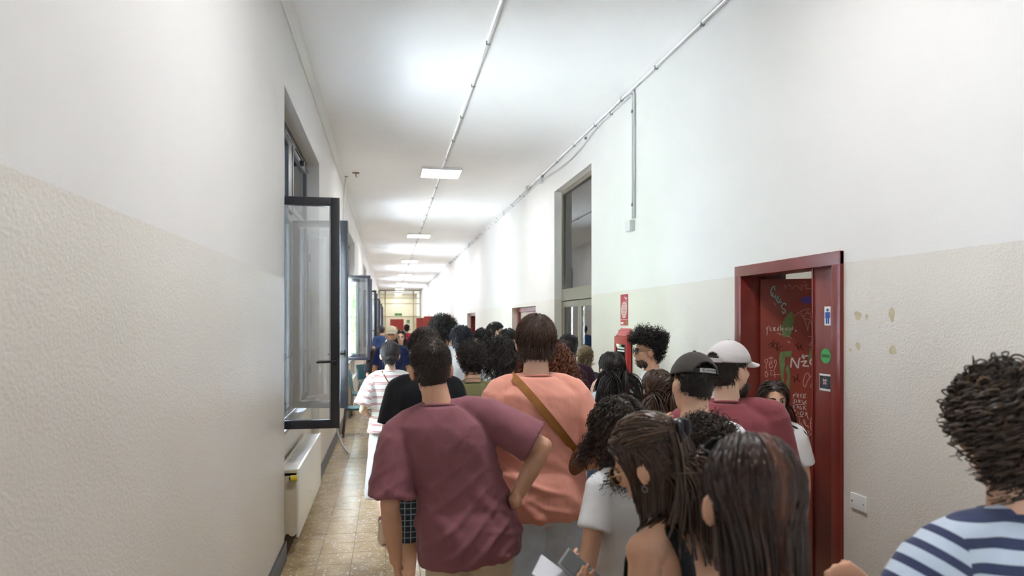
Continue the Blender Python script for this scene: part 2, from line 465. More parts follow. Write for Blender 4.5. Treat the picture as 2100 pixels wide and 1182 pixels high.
def window(n, a, b, angles):
    """angles: opening (deg, into the corridor) of the four leaves, near to far"""
    w = MB(); f = 0.10; mid = (a+b)/2
    x0, x1 = -0.95, -0.91
    w.box(x0, x1, a, a+f, SILL, SOFFIT); w.box(x0, x1, b-f, b, SILL, SOFFIT)
    w.box(x0, x1, a+f, b-f, SILL, SILL+f); w.box(x0, x1, a+f, b-f, SOFFIT-f, SOFFIT)
    w.box(x0, x1, mid-0.11, mid+0.11, SILL+f, SOFFIT-f); w.box(x0, x1, a+f, b-f, 2.785, 2.86)
    o = w.build('window_%d' % n, M_DARKMET); o['kind'] = 'structure'
    for (y0, y1) in ((a+f, mid-0.11), (mid+0.11, b-f)):
        t = MB(); e = 0.06     # hopper light over the leaves
        t.box(x1-0.03, x1+0.006, y0, y0+e, 2.86, SOFFIT-f); t.box(x1-0.03, x1+0.006, y1-e, y1, 2.86, SOFFIT-f)
        t.box(x1-0.03, x1+0.006, y0+e, y1-e, 2.86, 2.86+e); t.box(x1-0.03, x1+0.006, y0+e, y1-e, SOFFIT-f-e, SOFFIT-f)
        t = t.build('hopper_frame', M_DARKMET, o)
        p = MB(); p.box(x1-0.016, x1-0.010, y0+e-0.005, y1-e+0.005, 2.86+e-0.005, SOFFIT-f-e+0.005); p.build('pane', M_GLASS, t)
        lt = MB(); yc = (y0+y1)/2; lt.box(x1+0.01, x1+0.05, yc-0.03, yc+0.03, SOFFIT-f-0.075, SOFFIT-f-0.02, 0.006); lt.tube([(x1+0.03, y0+0.02, SOFFIT-f-0.03), (x1+0.03, y1-0.02, SOFFIT-f-0.03)], 0.008, 6)
        lt.build('latch', M_BLACK, t, True)
    hy = [a+f, mid-0.11, mid+0.11, b-f]
    for i, (ang, y) in enumerate(zip(angles, hy)):
        c = copy_tree(sash_p if i % 2 == 0 else sash_m, o)
        sgn = 1 if i % 2 == 0 else -1
        c.location = (WX+0.03, y, SASH_Z0); c.rotation_euler = (0, 0, -sgn*math.radians(ang))
    s = MB(); s.box(-0.91, -0.80, a, b, SILL-0.03, SILL, 0.004); s.build('sill', M_SILL, o)
    return o
ANG = {0: (0,0,0,0), 1: (0,0,0,0), 2: (90,0,101,0), 3: (0,84,0,82), 4: (82,0,0,92), 5: (90,0,0,86), 6: (0,95,0,88), 7: (88,0,0,90), 8: (0,0,0,0)}
for i, (a, b) in enumerate(NICHES):
    window(i+1, a, b, ANG[i])
for o in (sash_p, sash_m):
    for ch in list(o.children): bpy.data.objects.remove(ch)
    bpy.data.objects.remove(o)

# ================================================================ RADIATORS under the windows
def radiator(y0, y1, label):
    e = empty('radiator', (-0.757, (y0+y1)/2, 0.0)); cy = (y0+y1)/2; L = (y1-y0)/2
    zb, zt = 0.16, 0.685; xb, xf = -0.075, 0.082
    f = MB(); f.box(xf-0.02, xf, -L, L, zb, zt, 0.006); f.build('front_panel', M_RAD, e, 'auto')
    b = MB(); b.box(xb, xb+0.02, -L, L, zb, zt, 0.006); b.build('rear_panel', M_RADEND, e, 'auto')
    for sy in (-1, 1):
        s = MB(); s.box(xb+0.02, xf-0.02, sy*L-0.012 if sy > 0 else -L, L if sy > 0 else -L+0.012, zb+0.03, zt-0.01); s.build('side_cover', M_RADEND, e)
    g = MB(); n = int((y1-y0)/0.03)
    for i in range(n):
        y = -L+0.02+i*(2*L-0.04)/n; g.box(xb+0.02, xf-0.02, y, y+0.014, zt-0.03, zt-0.006)
    g.box(xb+0.02, xf-0.02, -L, L, zt-0.05, zt-0.03)
    o = g.build('top_grille', M_RAD, e); o['kind'] = 'stuff'
    v = MB(); v.lathe([(0.0, 0), (0.016, 0.0), (0.016, 0.05), (0.012, 0.055), (0, 0.056)], 12, (xf-0.05, -L-0.056, zt-0.06), 'y'); v.build('valve_body', M_BLACK, e, 'auto')
    v = MB(); v.lathe([(0.0, 0), (0.021, 0.0), (0.023, 0.02), (0.021, 0.05), (0, 0.052)], 14, (xf-0.055, -L-0.045, zt-0.06), 'x'); v.build('valve_knob', M_YELLOW, e, 'auto')
    v = MB(); v.lathe([(0.0, 0), (0.03, 0.0), (0.03, 0.02), (0.012, 0.026), (0, 0.03)], 14, (xf-0.045, -L-0.03, zb+0.05), 'y'); v.build('end_plug', M_RADEND, e, 'auto')
    v = MB(); v.tube([(xb+0.04, -L-0.02, zb+0.05), (xb+0.04, -L-0.02, 0.0)], 0.011, 8); v.build('pipe', M_RAD, e, True); v = MB(); v.tube([(xb+0.04, L-0.1, zb), (xb+0.04, L-0.1, 0.0)], 0.011, 8); v.build('pipe', M_RAD, e, True)
    tag(e, label, 'radiator', 'radiators under the windows'); return e
radiator(5.43, 7.15, 'cream panel radiator with yellow valve under the nearest open window')
radiator(5.43+PITCH, 7.15+PITCH, 'cream panel radiator under the second window, behind the teal chairs')

# ================================================================ CEILING LIGHTS
LN = ['largest lit square ceiling panel, first in the row down the corridor', 'second lit square ceiling panel in the row along the conduit', 'third lit square ceiling panel from the front of the row',
      'fourth lit square ceiling panel from the front of the row', 'fifth lit square ceiling panel from the front of the row', 'lit square ceiling panel just before the glazed partition', 'lit square ceiling panel seen beyond the glazed partition']
def led(yc, label):
    e = empty('ceiling_light', (0.82, yc, ZC))
    f = MB(); h = 0.32
    for (x0,x1,y0,y1) in ((-h,h,-h,-h+0.02),(-h,h,h-0.02,h),(-h,-h+0.02,-h+0.02,h-0.02),(h-0.02,h,-h+0.02,h-0.02)): f.box(x0,x1,y0,y1,-0.045,0.0)
    f.build('frame', M_WHITEP, e)
    d = MB(); d.box(-h+0.02, h-0.02, -h+0.02, h-0.02, -0.04, -0.02); d.build('diffuser', M_LED, e)
    tag(e, label, 'ceiling light', 'square ceiling lights in a row')
for k, lb in enumerate(LN): led(10.95 + PITCH*k, lb)
for k in (-1, -2): led(10.95 + PITCH*k, 'lit square ceiling panel overhead, ' + ('just above the camera' if k == -1 else 'behind the camera'))

# ================================================================ CONDUITS AND FITTINGS
def conduit(name, runs, clips, label, r=0.011, cl=0.016, extra=()):
    e = empty(name, runs[0][0])
    o0 = Vector(runs[0][0])
    for run in runs:
        m = MB(); m.tube([tuple(Vector(p)-o0) for p in run], r, 8); m.build('pipe', M_CONDUIT, e, True)
    for p in clips:
        m = MB(); q = Vector(p)-o0; m.box(q.x-cl, q.x+cl, q.y-0.012, q.y+0.012, q.z-cl, q.z+cl, 0.004); m.build('clip', M_METAL, e)
    for (p, sx, sy, sz) in extra:
        m = MB(); q = Vector(p)-o0; m.box(q.x-sx, q.x+sx, q.y-sy, q.y+sy, q.z-sz, q.z+sz, 0.006); m.build('junction_box', M_CONDUIT, e)
    tag(e, label, 'conduit')
yy = np.arange(1.5, 50, 1.07)
conduit('ceiling_conduit', [[(0.84, -6, ZC-0.013), (0.84, 20, ZC-0.013), (0.84, 53.9, ZC-0.013)]], [(0.835, y, ZC-0.014) for y in yy if abs((y-10.95+4.1) % 8.2 - 4.1) > 0.4], 'thin grey conduit running down the middle of the ceiling', 0.013, 0.019)
yy = np.arange(2.2, 50, 0.95)
XW = XR-0.016
conduit('wall_conduit', [[(XW, -6, ZC-0.035), (XW, 20, ZC-0.035), (XW, 53.8, ZC-0.035)]], [(XW, y, ZC-0.037) for y in yy], 'upper conduit clipped along the top of the right wall', 0.013, 0.018,
        [((XW-0.01, 11.9, ZC-0.055), 0.03, 0.055, 0.05), ((XW-0.01, 27.5, ZC-0.06), 0.03, 0.06, 0.05), ((XW-0.01, 20.8, ZC-0.06), 0.03, 0.06, 0.05)])
arc = [(XW, 6.62+0.07*(1-math.cos(t)), ZC-0.075-0.07+0.07*math.sin(t)) for t in np.linspace(0, math.pi/2, 7)]
drop = [(XW, 6.62, 2.86)] + arc + [(XW, 7.6, ZC-0.075), (XW, 7.9, ZC-0.085), (XW, 8.5, ZC-0.16), (XW, 9.0, ZC-0.19), (XW, 9.8, ZC-0.17), (XW, 10.8, ZC-0.11), (XW, 11.8, ZC-0.10), (XW, 13.0, ZC-0.10), (XW, 53.8, ZC-0.10)]
drop2 = [(XW, y-0.045, z) for (_, y, z) in drop[:1]] + [(XW, y-0.045, z+0.03) for (_, y, z) in arc]
conduit('wall_conduit', [drop, drop2 + [(XW, 6.8, ZC-0.045)]], [(XW, 6.62, 3.95), (XW, 6.62, 3.0), (XW, 7.3, ZC-0.076), (XW, 8.3, ZC-0.09)] + [(XW, y, ZC-0.10) for y in np.arange(12.3, 50, 1.1)],
        'lower conduit that bends down the wall above the red hose cabinet', 0.011, 0.016,
        [((XW-0.012, 6.67, 2.79), 0.028, 0.07, 0.055), ((XW-0.01, 10.8, ZC-0.11), 0.03, 0.055, 0.05)])
# small hanging bracket and cable on the left
e = empty('ceiling_hook', (-0.52, 11.27, ZC))
m = MB(); m.box(-0.055, 0.055, -0.012, 0.012, -0.018, 0.0); m.build('plate', simple('rusty_bracket', lin(120,95,80), 0.7), e)
m = MB(); m.tube([(0.0,0,-0.018),(0.0,0,-0.06),(0.012,0,-0.075),(0.03,0,-0.072)], 0.007, 8); m.build('hook', simple('copper_brown_hook', lin(150,110,80), 0.5), e, True)
tag(e, 'small rusty hook fixed to the ceiling near the window wall', 'hook')
e = empty('hanging_cable', (XL+0.08, 11.6, ZC))
m = MB(); m.tube([(0.0,0,0),(0.0,0.0,-0.02),(-0.02,0,-0.15),(-0.035,0,-0.4),(-0.05,0,-0.9),(-0.06,0.02,-1.6)], 0.012, 8); m.build('cable', M_CONDUIT, e, True)
m = MB(); m.box(-0.03,0.03,-0.02,0.02,-0.012,0); m.build('plate', M_METAL, e)
tag(e, 'grey cable hanging from the ceiling down the left wall', 'cable')
e = empty('loose_cable', (XL+0.03, 10.0, 0.0))
m = MB(); m.tube([(0,0,0.95),(0.0,0.02,0.7),(0.01,-0.02,0.45),(0.03,-0.05,0.25),(0.1,-0.15,0.08),(0.18,-0.3,0.012),(0.2,-0.42,0.012)], 0.013, 8); m.build('cable', M_CONDUIT, e, True)
m = MB(); m.box(-0.028,-0.002,-0.05,0.05,0.93,1.02,0.004); m.build('wall_box', M_WHITEP, e)
tag(e, 'loose grey cable drooping from the left wall to the floor by the chairs', 'cable')
# blank switch plate
e = empty('switch_plate', (XR, 3.237, 0.855))
m = MB(); m.box(-0.012, 0, -0.06, 0.06, -0.042, 0.042, 0.004); m.build('plate', M_WHITEP, e, 'auto')
for sy in (-0.045, 0.045):
    m = MB(); m.lathe([(0,0),(0.004,0),(0.004,-0.003),(0,-0.003)], 10, (-0.012, sy, 0), 'x'); m.build('screw', M_METAL, e)
tag(e, 'white blank switch plate on beige wall beside the red door frame', 'switch plate')

# ================================================================ TREES OUTSIDE
M_LEAF = simple('tree_leaf_green', lin(132,160,104), 0.5, 0.3, noise_amt=0.3, noise_scale=1.3)
_t = M_LEAF.node_tree; _tr = _t.nodes.new('ShaderNodeBsdfTranslucent'); _tr.inputs['Color'].default_value = lin(146,168,108); _mx = _t.nodes.new('ShaderNodeMixShader'); _mx.inputs[0].default_value = 0.45
_t.links.new(_t.nodes['Principled BSDF'].outputs[0], _mx.inputs[1]); _t.links.new(_tr.outputs[0], _mx.inputs[2]); _t.links.new(_mx.outputs[0], _t.nodes['Material Output'].inputs['Surface'])
M_BARK = simple('bark_brown', lin(82,70,58), 0.9, 0.2, noise_amt=0.3)
leafcache = []
for v in range(2):
    n = 2600; r = np.random.default_rng(40+v)
    cl = r.normal(size=(42,3)); cl /= np.linalg.norm(cl, axis=1, keepdims=True); cl *= r.uniform(0.5, 1.0, (42,1)); cl *= np.array([1.7,2.2,2.1])
    C = cl[r.integers(0,42,n)] + r.normal(size=(n,3))*0.38
    A = r.normal(size=(n,3)); A /= np.linalg.norm(A,axis=1,keepdims=True); B = np.cross(A, r.normal(size=(n,3))); B /= np.linalg.norm(B,axis=1,keepdims=True)
    s = r.uniform(0.07,0.14,(n,1))
    V = np.stack([C-A*s, C+B*s*0.55, C+A*s, C-B*s*0.55],1).reshape(-1,3)
    leafcache.append(np_mesh('foliage', V, np.arange(4*n).reshape(-1,4))); leafcache[-1].materials.append(M_LEAF)
tk = MB(); tk.tube([(0,0,-4),(0.05,0,-1.5),(0,0.1,0.3),(0.1,0.05,1.2)], [0.17,0.14,0.11,0.05], 8)
for a in range(5):
    tk.tube([(0,0.05,-1.2+0.3*a),(0.6*math.cos(a*1.3),0.6*math.sin(a*1.3),-0.5+0.35*a),(1.3*math.cos(a*1.3),1.4*math.sin(a*1.3),0.1+0.35*a)], [0.06,0.045,0.02], 6)
tk_o = tk.build('trunk', M_BARK, None, True); TRK = tk_o.data; bpy.data.objects.remove(tk_o)
for i, (x, y, z, s) in enumerate([(-8.0,-9,2.6,1.2),(-7.6,-3.0,1.9,1.1),(-10.5,0.8,2.6,1.2),(-5.6,6.8,3.3,1.5),(-12,11.2,2.4,1.0),(-6.0,15.4,3.2,1.35),(-7.0,23.0,2.8,1.3),(-9,31,2.4,1.3),(-9.5,40,2.6,1.3)]):
    e = empty('tree', (x, y, z), i*1.1); e.scale = (s,s,s)
    f = bpy.data.objects.new('foliage', leafcache[i%2]); COL.objects.link(f); f.parent = e; f['kind'] = 'stuff'
    t = bpy.data.objects.new('trunk', TRK); COL.objects.link(t); t.parent = e
    tag(e, 'leafy green tree outside the corridor windows', 'tree', 'trees outside the windows')
gm = MB(); gm.box(-60, XO-0.02, -40, 100, -1.2, -1.0); struct(gm, 'ground_outside', simple('pale_courtyard_paving', lin(218,220,224), 0.9, 0.1, noise_amt=0.1, noise_scale=0.8))
# ================================================================ DOORS AND WALL FITTINGS ON THE RIGHT
# ---- washroom door: red frame, narrow fixed panel, open graffitied leaf
D0, D1, DZ = 3.367, 4.53, 2.205
door1 = empty('door_1', (XR, (D0+D1)/2, 0)); door1['kind'] = 'structure'
OX, OY = XR, (D0+D1)/2
def dbox(mb, x0, x1, y0, y1, z0, z1, ch=0.004): mb.box(x0-OX, x1-OX, y0-OY, y1-OY, z0, z1, ch)
m = MB(); dbox(m, XR-0.022, XR+0.16, D0, D0+0.075, 0, DZ); m.build('jamb', M_RED, door1, 'auto')
m = MB(); dbox(m, XR-0.022, XR+0.16, D1-0.085, D1, 0, DZ); m.build('jamb', M_RED, door1, 'auto')
m = MB(); dbox(m, XR-0.0225, XR+0.16, D0+0.0, D1, DZ-0.075, DZ+0.0005); m.build('head', M_RED, door1, 'auto')
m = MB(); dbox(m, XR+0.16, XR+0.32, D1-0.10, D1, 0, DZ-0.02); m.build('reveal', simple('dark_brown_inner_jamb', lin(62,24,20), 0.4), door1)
FXP = XR+0.035
m = MB(); dbox(m, FXP, FXP+0.045, D0+0.075, 3.70, 0.0, DZ-0.075, 0.003); fixp = m.build('fixed_panel', M_RED, door1, 'auto')
m = MB(); dbox(m, FXP-0.006, FXP, 3.684, 3.70, 0.0, DZ-0.075, 0.002); m.build('cover_strip', M_RED, door1)
LH = np.array([XR+0.12, 4.425]); LA = math.radians(60); LD = np.array([math.sin(LA), -math.cos(LA)]); LN_ = np.array([-math.cos(LA), -math.sin(LA)])   # leaf direction, face normal (to the camera)
LZT = 2.11
m = MB()
w, t = 0.84, 0.04
P = [LH, LH+LD*w, LH+LD*w-LN_*t, LH-LN_*t]
vs = [(p[0]-OX, p[1]-OY, z) for z in (0.01, LZT) for p in P]
m.add(vs, [(0,1,2,3),(7,6,5,4),(0,4,5,1),(1,5,6,2),(2,6,7,3),(3,7,4,0)])
leaf = m.build('leaf', M_DOORLEAF, door1)
def on_leaf(px, py, off=0.002):
    x, y, z = at(px, py, 1.0); d = np.array([x, y]); k = LH.dot(LN_)/d.dot(LN_); p = d*k + LN_*off
    return (p[0]-OX, p[1]-OY, CAM_H+(z-CAM_H)*k)
def ribbon(pts, w, nrm, up=None):
    """flat paint stroke of width w through 3-D points lying in one plane with normal nrm"""
    P = np.array(pts); out = []
    for i in range(len(P)-1):
        for k in np.linspace(0, 1, 4, endpoint=False): out.append(P[i]*(1-k)+P[i+1]*k)
    out.append(P[-1]); P = np.array(out)
    for _ in range(3):
        Q = P.copy(); Q[1:-1] = 0.25*P[:-2]+0.5*P[1:-1]+0.25*P[2:]; P = Q
    T = np.gradient(P, axis=0); T /= np.linalg.norm(T, axis=1, keepdims=True)+1e-9
    B = np.cross(T, nrm)*w/2
    V = np.vstack([P+B, P-B]); n = len(P)
    return V, [(i, i+1, n+i+1, n+i) for i in range(n-1)]
M_TAGW = simple('chalky_white_marker', lin(205,190,185), 0.8, 0.1)
M_TAGC = simple('pale_teal_marker', lin(150,190,182), 0.7, 0.1)
M_TAGG = simple('olive_green_spray', lin(112,128,84), 0.7, 0.1, noise_amt=0.2, noise_scale=30)
M_TAGD = simple('dark_scrawl_marker', lin(74,28,24), 0.6, 0.2)
M_TAGP = simple('pink_thin_marker', lin(205,150,140), 0.7, 0.1)
def tagset(base, strokes, mat, wpx):
    """strokes in a 9.85x zoom frame whose origin is base"""
    nn = np.array([LN_[0], LN_[1], 0.0]); m = MB()
    for st in strokes:
        m.add(*ribbon([on_leaf(base[0]+x/9.85, base[1]+y/9.85) for x, y in st], wpx*0.0032, nn))
    o = m.build('graffiti', mat, leaf); o['kind'] = 'stuff'; return o
A_, B_, C_ = (1550, 560), (1550, 680), (1550, 790)
tagset(A_, [[(385,270),(340,275),(300,370),(310,450),(350,480)], [(385,270),(370,310),(395,350)], [(350,400),(330,460),(400,500)], [(400,440),(395,500),(430,560),(450,600)], [(455,470),(430,490),(470,530),(440,520)],
            [(500,530),(470,600),(440,605)], [(480,600),(530,600)], [(610,650),(600,610),(550,620),(510,670),(530,720),(590,740),(600,790),(550,825),(530,770)]], M_TAGC, 2.4)
tagset(A_, [[(250,290),(262,292)], [(360,600),(390,620),(405,660)], [(620,820),(635,822)], [(720,325),(815,240),(890,320),(945,350)], [(570,240),(620,290),(580,310)], [(650,230),(690,270),(720,275)], [(965,255),(1060,235)], [(1010,240),(1020,310)], [(1000,325),(1120,320)], [(920,240),(945,320)], [(980,180),(1005,205)],
            [(770,875),(900,780),(1000,735),(1080,725),(1100,745)], [(900,810),(950,880),(985,925),(1080,940)], [(1000,820),(1060,810),(1080,830)], [(1045,765),(1060,830)], [(1120,770),(1090,830),(1120,890),(1080,915)], [(940,885),(1010,850)],
            [(970,930),(1010,1010),(1060,1180)], [(1100,950),(1060,1060),(1050,1180)], [(1085,940),(1130,1040),(1135,1110)]], M_TAGP, 1.3)
tagset(A_, [[(265,1080),(210,1110),(235,1170),(225,1260)], [(210,1140),(250,1130)], [(290,1090),(285,1160),(320,1165)], [(340,1100),(400,1170)], [(400,1100),(345,1165)], [(370,1090),(375,1175)], [(470,1100),(440,1110),(470,1150),(440,1175),(430,1140),(465,1110)], [(490,1050),(500,1170)], [(500,1140),(545,1130)],
            [(545,1110),(545,1170)], [(600,1110),(605,1170)], [(640,1100),(620,1150),(660,1150)], [(690,1100),(690,1170)], [(690,1105),(750,1165),(745,1075)], [(790,1150),(830,1170),(790,1190)]], M_TAGW, 1.3)
tagset(B_, [[(420,40),(500,30),(460,70),(555,70)], [(650,90),(720,140)], [(755,150),(770,145)], [(645,230),(650,205),(685,200)], [(670,225),(700,235)], [(1060,105),(1140,105)], [(1130,205),(1085,260),(1090,290),(1140,290)]], M_TAGP, 1.3)
tagset(B_, [[(705,730),(720,600),(725,520),(780,620),(855,765),(860,680),(870,590),(890,535)], [(920,520),(1060,490)], [(945,465),(980,560)], [(1020,480),(950,550)], [(905,615),(1045,590),(985,640),(960,690)], [(940,695),(1075,705)], [(1140,540),(1095,600),(1095,640),(1140,685)]], M_TAGW, 3.2)
tagset(B_, [[(210,760),(205,680),(240,620),(245,560),(200,560),(175,600),(200,640)], [(265,540),(310,515),(350,530),(310,560),(265,540)], [(270,680),(330,640),(330,600),(290,600),(265,670),(290,750),(330,730),(340,680)], [(375,775),(400,690),(420,620),(400,570),(365,590),(385,650)],
            [(235,790),(190,820),(185,880),(215,935),(240,900),(250,840),(190,830)], [(280,795),(370,790),(385,870),(385,940)], [(300,820),(310,900)], [(340,880),(490,870)], [(1090,920),(1060,830),(1000,860),(960,980),(955,1090),(1000,1130)], [(1140,880),(1060,960),(1000,1120)], [(1140,1020),(1105,1140)]], M_TAGP, 1.5)
tagset(B_, [[(250,290),(330,200),(360,320)], [(280,340),(430,190),(430,400)], [(380,160),(300,300),(500,380)], [(470,220),(400,350),(540,290)], [(790,250),(850,330),(880,400)], [(860,220),(830,340),(960,300)], [(930,250),(880,330),(970,380)], [(740,910),(800,960),(780,1040)], [(860,860),(830,980),(900,1010)], [(860,940),(760,990)]], M_TAGD, 1.6)
tagset(C_, [[(745,210),(830,160)], [(775,190),(750,270)], [(745,215),(800,205)], [(830,190),(835,250)], [(835,190),(875,185),(860,215),(835,220),(870,255)], [(905,185),(900,250),(930,250)], [(905,185),(930,180)], [(900,215),(925,212)], [(960,190),(955,270)], [(955,190),(1020,180)], [(955,225),(1010,220)], [(960,260),(1010,258)],
            [(800,290),(760,310),(795,340),(760,380),(745,350)], [(825,300),(820,360)], [(865,300),(865,360),(905,350),(870,325),(905,310),(865,300)], [(925,310),(990,400)], [(1025,310),(940,390)], [(1000,330),(1020,380)], [(790,400),(1000,385)],
            [(750,410),(800,400)], [(755,410),(780,470),(745,470)], [(755,440),(795,435)], [(840,410),(850,490),(860,420)], [(920,420),(890,440),(890,490),(925,490),(925,460)], [(960,420),(965,500)], [(1020,420),(965,455),(1025,500)],
            [(780,490),(775,560)], [(800,500),(800,530)], [(845,530),(860,585)], [(935,530),(895,560),(895,610),(935,610),(940,585)], [(955,535),(955,600)], [(985,570),(1045,580)], [(1010,540),(1060,690)], [(1040,560),(1000,620)], [(800,605),(840,605)], [(850,645),(960,635)]], M_TAGW, 1.3)
tagset(C_, [[(820,800),(900,760)], [(830,770),(880,830),(850,890)], [(890,670),(880,740),(970,850),(930,920),(860,935)], [(930,760),(890,830)], [(950,700),(990,800)], [(985,690),(1010,860),(1050,800),(1060,880)], [(1130,650),(1090,760),(1120,930)], [(1090,790),(1140,760)], [(1100,840),(1140,830)], [(1010,970),(1040,920),(1080,930),(1060,1000)], [(1140,960),(1050,1055)]], M_TAGP, 2.0)
nn = np.array([LN_[0], LN_[1], 0.0])
def blob(base, poly):
    m = MB(); P = [on_leaf(base[0]+x/9.85, base[1]+y/9.85, 0.001) for x, y in poly]; m.add(P, [tuple(range(len(P)))]); m.build('spray_patch', M_TAGG, leaf)
blob(A_, [(710,770),(640,850),(560,940),(540,1040),(500,1100),(520,1180),(560,1300),(680,1290),(740,1170),(770,1000),(770,880),(740,800)])
blob(B_, [(490,420),(470,560),(480,700),(495,850),(520,1020),(570,1040),(560,850),(590,650),(590,520),(720,520),(730,395),(600,400)])
blob(B_, [(640,660),(690,800),(690,1000),(680,1180),(620,1160),(620,1020),(640,900),(600,760)])
blob(B_, [(1095,340),(1140,330),(1140,560),(1085,640),(1060,560)])
cv = MB(); ctr = np.array(on_leaf(1550+1045/9.85, 560+550/9.85, 0.003)); uu = np.array([LD[0], LD[1], 0.0])
cv.add([ctr+uu*0.045*math.cos(t)+np.array([0,0,0.026*math.sin(t)]) for t in np.linspace(0, 2*math.pi, 25)[:-1]], [tuple(range(24))]); cv.build('sticker', simple('violet_sticker', lin(98,72,150), 0.5), leaf)
m = MB(); hp = LH+LD*0.77; m.tube([(hp[0]+LN_[0]*0.0-OX, hp[1]+LN_[1]*0.0-OY, 1.02), (hp[0]+LN_[0]*0.05-OX, hp[1]+LN_[1]*0.05-OY, 1.02), (hp[0]+LN_[0]*0.05-LD[0]*0.11-OX, hp[1]+LN_[1]*0.05-LD[1]*0.11-OY, 1.02)], 0.009, 8); m.build('handle', M_METAL, leaf, True)

# stickers on the fixed panel
SX = FXP-0.0015
def on_x(px, py, X=SX):
    x, y, z = at(px, py, 1.0); k = X/x; return np.array([X, y*k, CAM_H+(z-CAM_H)*k])
def quad_sticker(name, p0, p1, mat, label=None, dx=0.0):
    a, b = on_x(*p0), on_x(*p1); m = MB(); m.box(SX-0.0008-dx-OX, SX+0.001-dx-OX, b[1]-OY, a[1]-OY, b[2], a[2]); o = m.build(name, mat, fixp)
    if label: o['label'] = label
    return o, a, b
M_PAPER = simple('white_sticker_paper', lin(222,222,218), 0.5)
M_BLUEI = simple('blue_print', lin(38,68,150), 0.5)
M_GRN = simple('green_sticker', lin(72,160,84), 0.5)
M_GRND = simple('dark_green_print', lin(24,70,40), 0.5)
M_BLK = simple('black_sticker', lin(38,40,46), 0.5)
M_CREST = simple('pink_crest_print', lin(215,180,185), 0.5)
quad_sticker('toilet_sign', (1691,629), (1703.5,668), M_PAPER, 'white toilet sign with a blue man symbol')
c0 = on_x(1697.5, 649)
m = MB(); s = 1/1400*3.5; cy, cz = c0[1]-OY, c0[2]; X = SX-0.002-OX
def rect(m, y0, y1, z0, z1): m.add([(X,y0,z0),(X,y1,z0),(X,y1,z1),(X,y0,z1)], [(0,1,2,3)])
rect(m, cy-0.017, cy+0.017, cz-0.01, cz+0.024); rect(m, cy-0.024, cy-0.019, cz-0.012, cz+0.024); rect(m, cy+0.019, cy+0.024, cz-0.012, cz+0.024)
rect(m, cy-0.015, cy-0.002, cz-0.043, cz-0.01); rect(m, cy+0.002, cy+0.015, cz-0.043, cz-0.01)
m.add([(X, cy+0.011*math.cos(t), cz+0.036+0.009*math.sin(t)) for t in np.linspace(0, 2*math.pi, 17)[:-1]], [tuple(range(16))]); o = m.build('man_symbol', M_BLUEI, fixp); o['kind'] = 'stuff'
c1 = on_x(1693.5, 730.5); hy, hz = 0.045, 0.044
m = MB(); m.add([(SX-0.001-OX, c1[1]-OY+hy*math.cos(t), c1[2]+hz*math.sin(t)) for t in np.linspace(0, 2*math.pi, 33)[:-1]], [tuple(range(32))]); o = m.build('sticker', M_GRN, fixp); o['label'] = 'green oval sticker with a dark band'
m = MB(); X = SX-0.002-OX; rect(m, c1[1]-OY-0.036, c1[1]-OY+0.036, c1[2]-0.008, c1[2]+0.008); m.build('sticker_band', M_GRND, fixp)
_, a, b = quad_sticker('sticker', (1681,766), (1703,804), M_PAPER, 'torn white paper edge under the black sticker')
_, a, b = quad_sticker('sticker', (1682,770), (1703,799), M_BLK, 'black square sticker with a shield crest', 0.0012)
c2 = on_x(1692.5, 784); X = SX-0.0035-OX
m = MB(); cy, cz = c2[1]-OY, c2[2]
for (y0,y1,z0,z1) in ((-0.016,-0.002,0.003,0.017),(0.002,0.016,0.003,0.017),(-0.014,-0.002,-0.014,-0.001),(0.002,0.014,-0.014,-0.001)): rect(m, cy+y0, cy+y1, cz+z0, cz+z1)
o = m.build('crest', M_CREST, fixp); o['kind'] = 'stuff'
m = MB(); ring = []
for t in np.linspace(0, 2*math.pi, 25): ring.append((X+0.0006, cy+0.027*math.cos(t), cz+0.03*math.sin(t)))
V, F = ribbon(ring, 0.003, np.array([-1.0,0,0])); m.add(V, F); m.build('crest_ring', simple('grey_ring_print', lin(110,112,112), 0.5), fixp)
# text helper: real lettering as mesh
def text_mesh(name, s, size, mat, parent, loc, rot, bold=0.0, fit=None):
    cu = bpy.data.curves.new(name, 'FONT'); cu.body = s; cu.size = size; cu.align_x = 'CENTER'; cu.align_y = 'CENTER'; cu.offset = bold; cu.extrude = 0.0004; cu.resolution_u = 2
    o = bpy.data.objects.new(name, cu); COL.objects.link(o); bpy.context.view_layer.update()
    me = bpy.data.meshes.new_from_object(o.evaluated_get(bpy.context.evaluated_depsgraph_get())); bpy.data.objects.remove(o)
    if fit:
        co = np.zeros(len(me.vertices)*3, np.float32); me.vertices.foreach_get('co', co); co = co.reshape(-1,3)
        co[:,0] *= fit/(np.ptp(co[:,0])+1e-9); me.vertices.foreach_set('co', co.ravel())
    r = link(name, me, mat, parent, False, loc, rot); r['kind'] = 'stuff'; return r
RZ_RIGHT = (math.pi/2, 0, -math.pi/2)     # lettering on a face that looks to -X
m = MB(); X = SX-0.003-OX
for q_ in range(9): rect(m, c1[1]-OY-0.031+q_*0.0072, c1[1]-OY-0.0265+q_*0.0072, c1[2]-0.004, c1[2]+0.004)
o = m.build('sticker_lettering', simple('pale_green_print', lin(60,120,70), 0.5), fixp); o['kind'] = 'stuff'

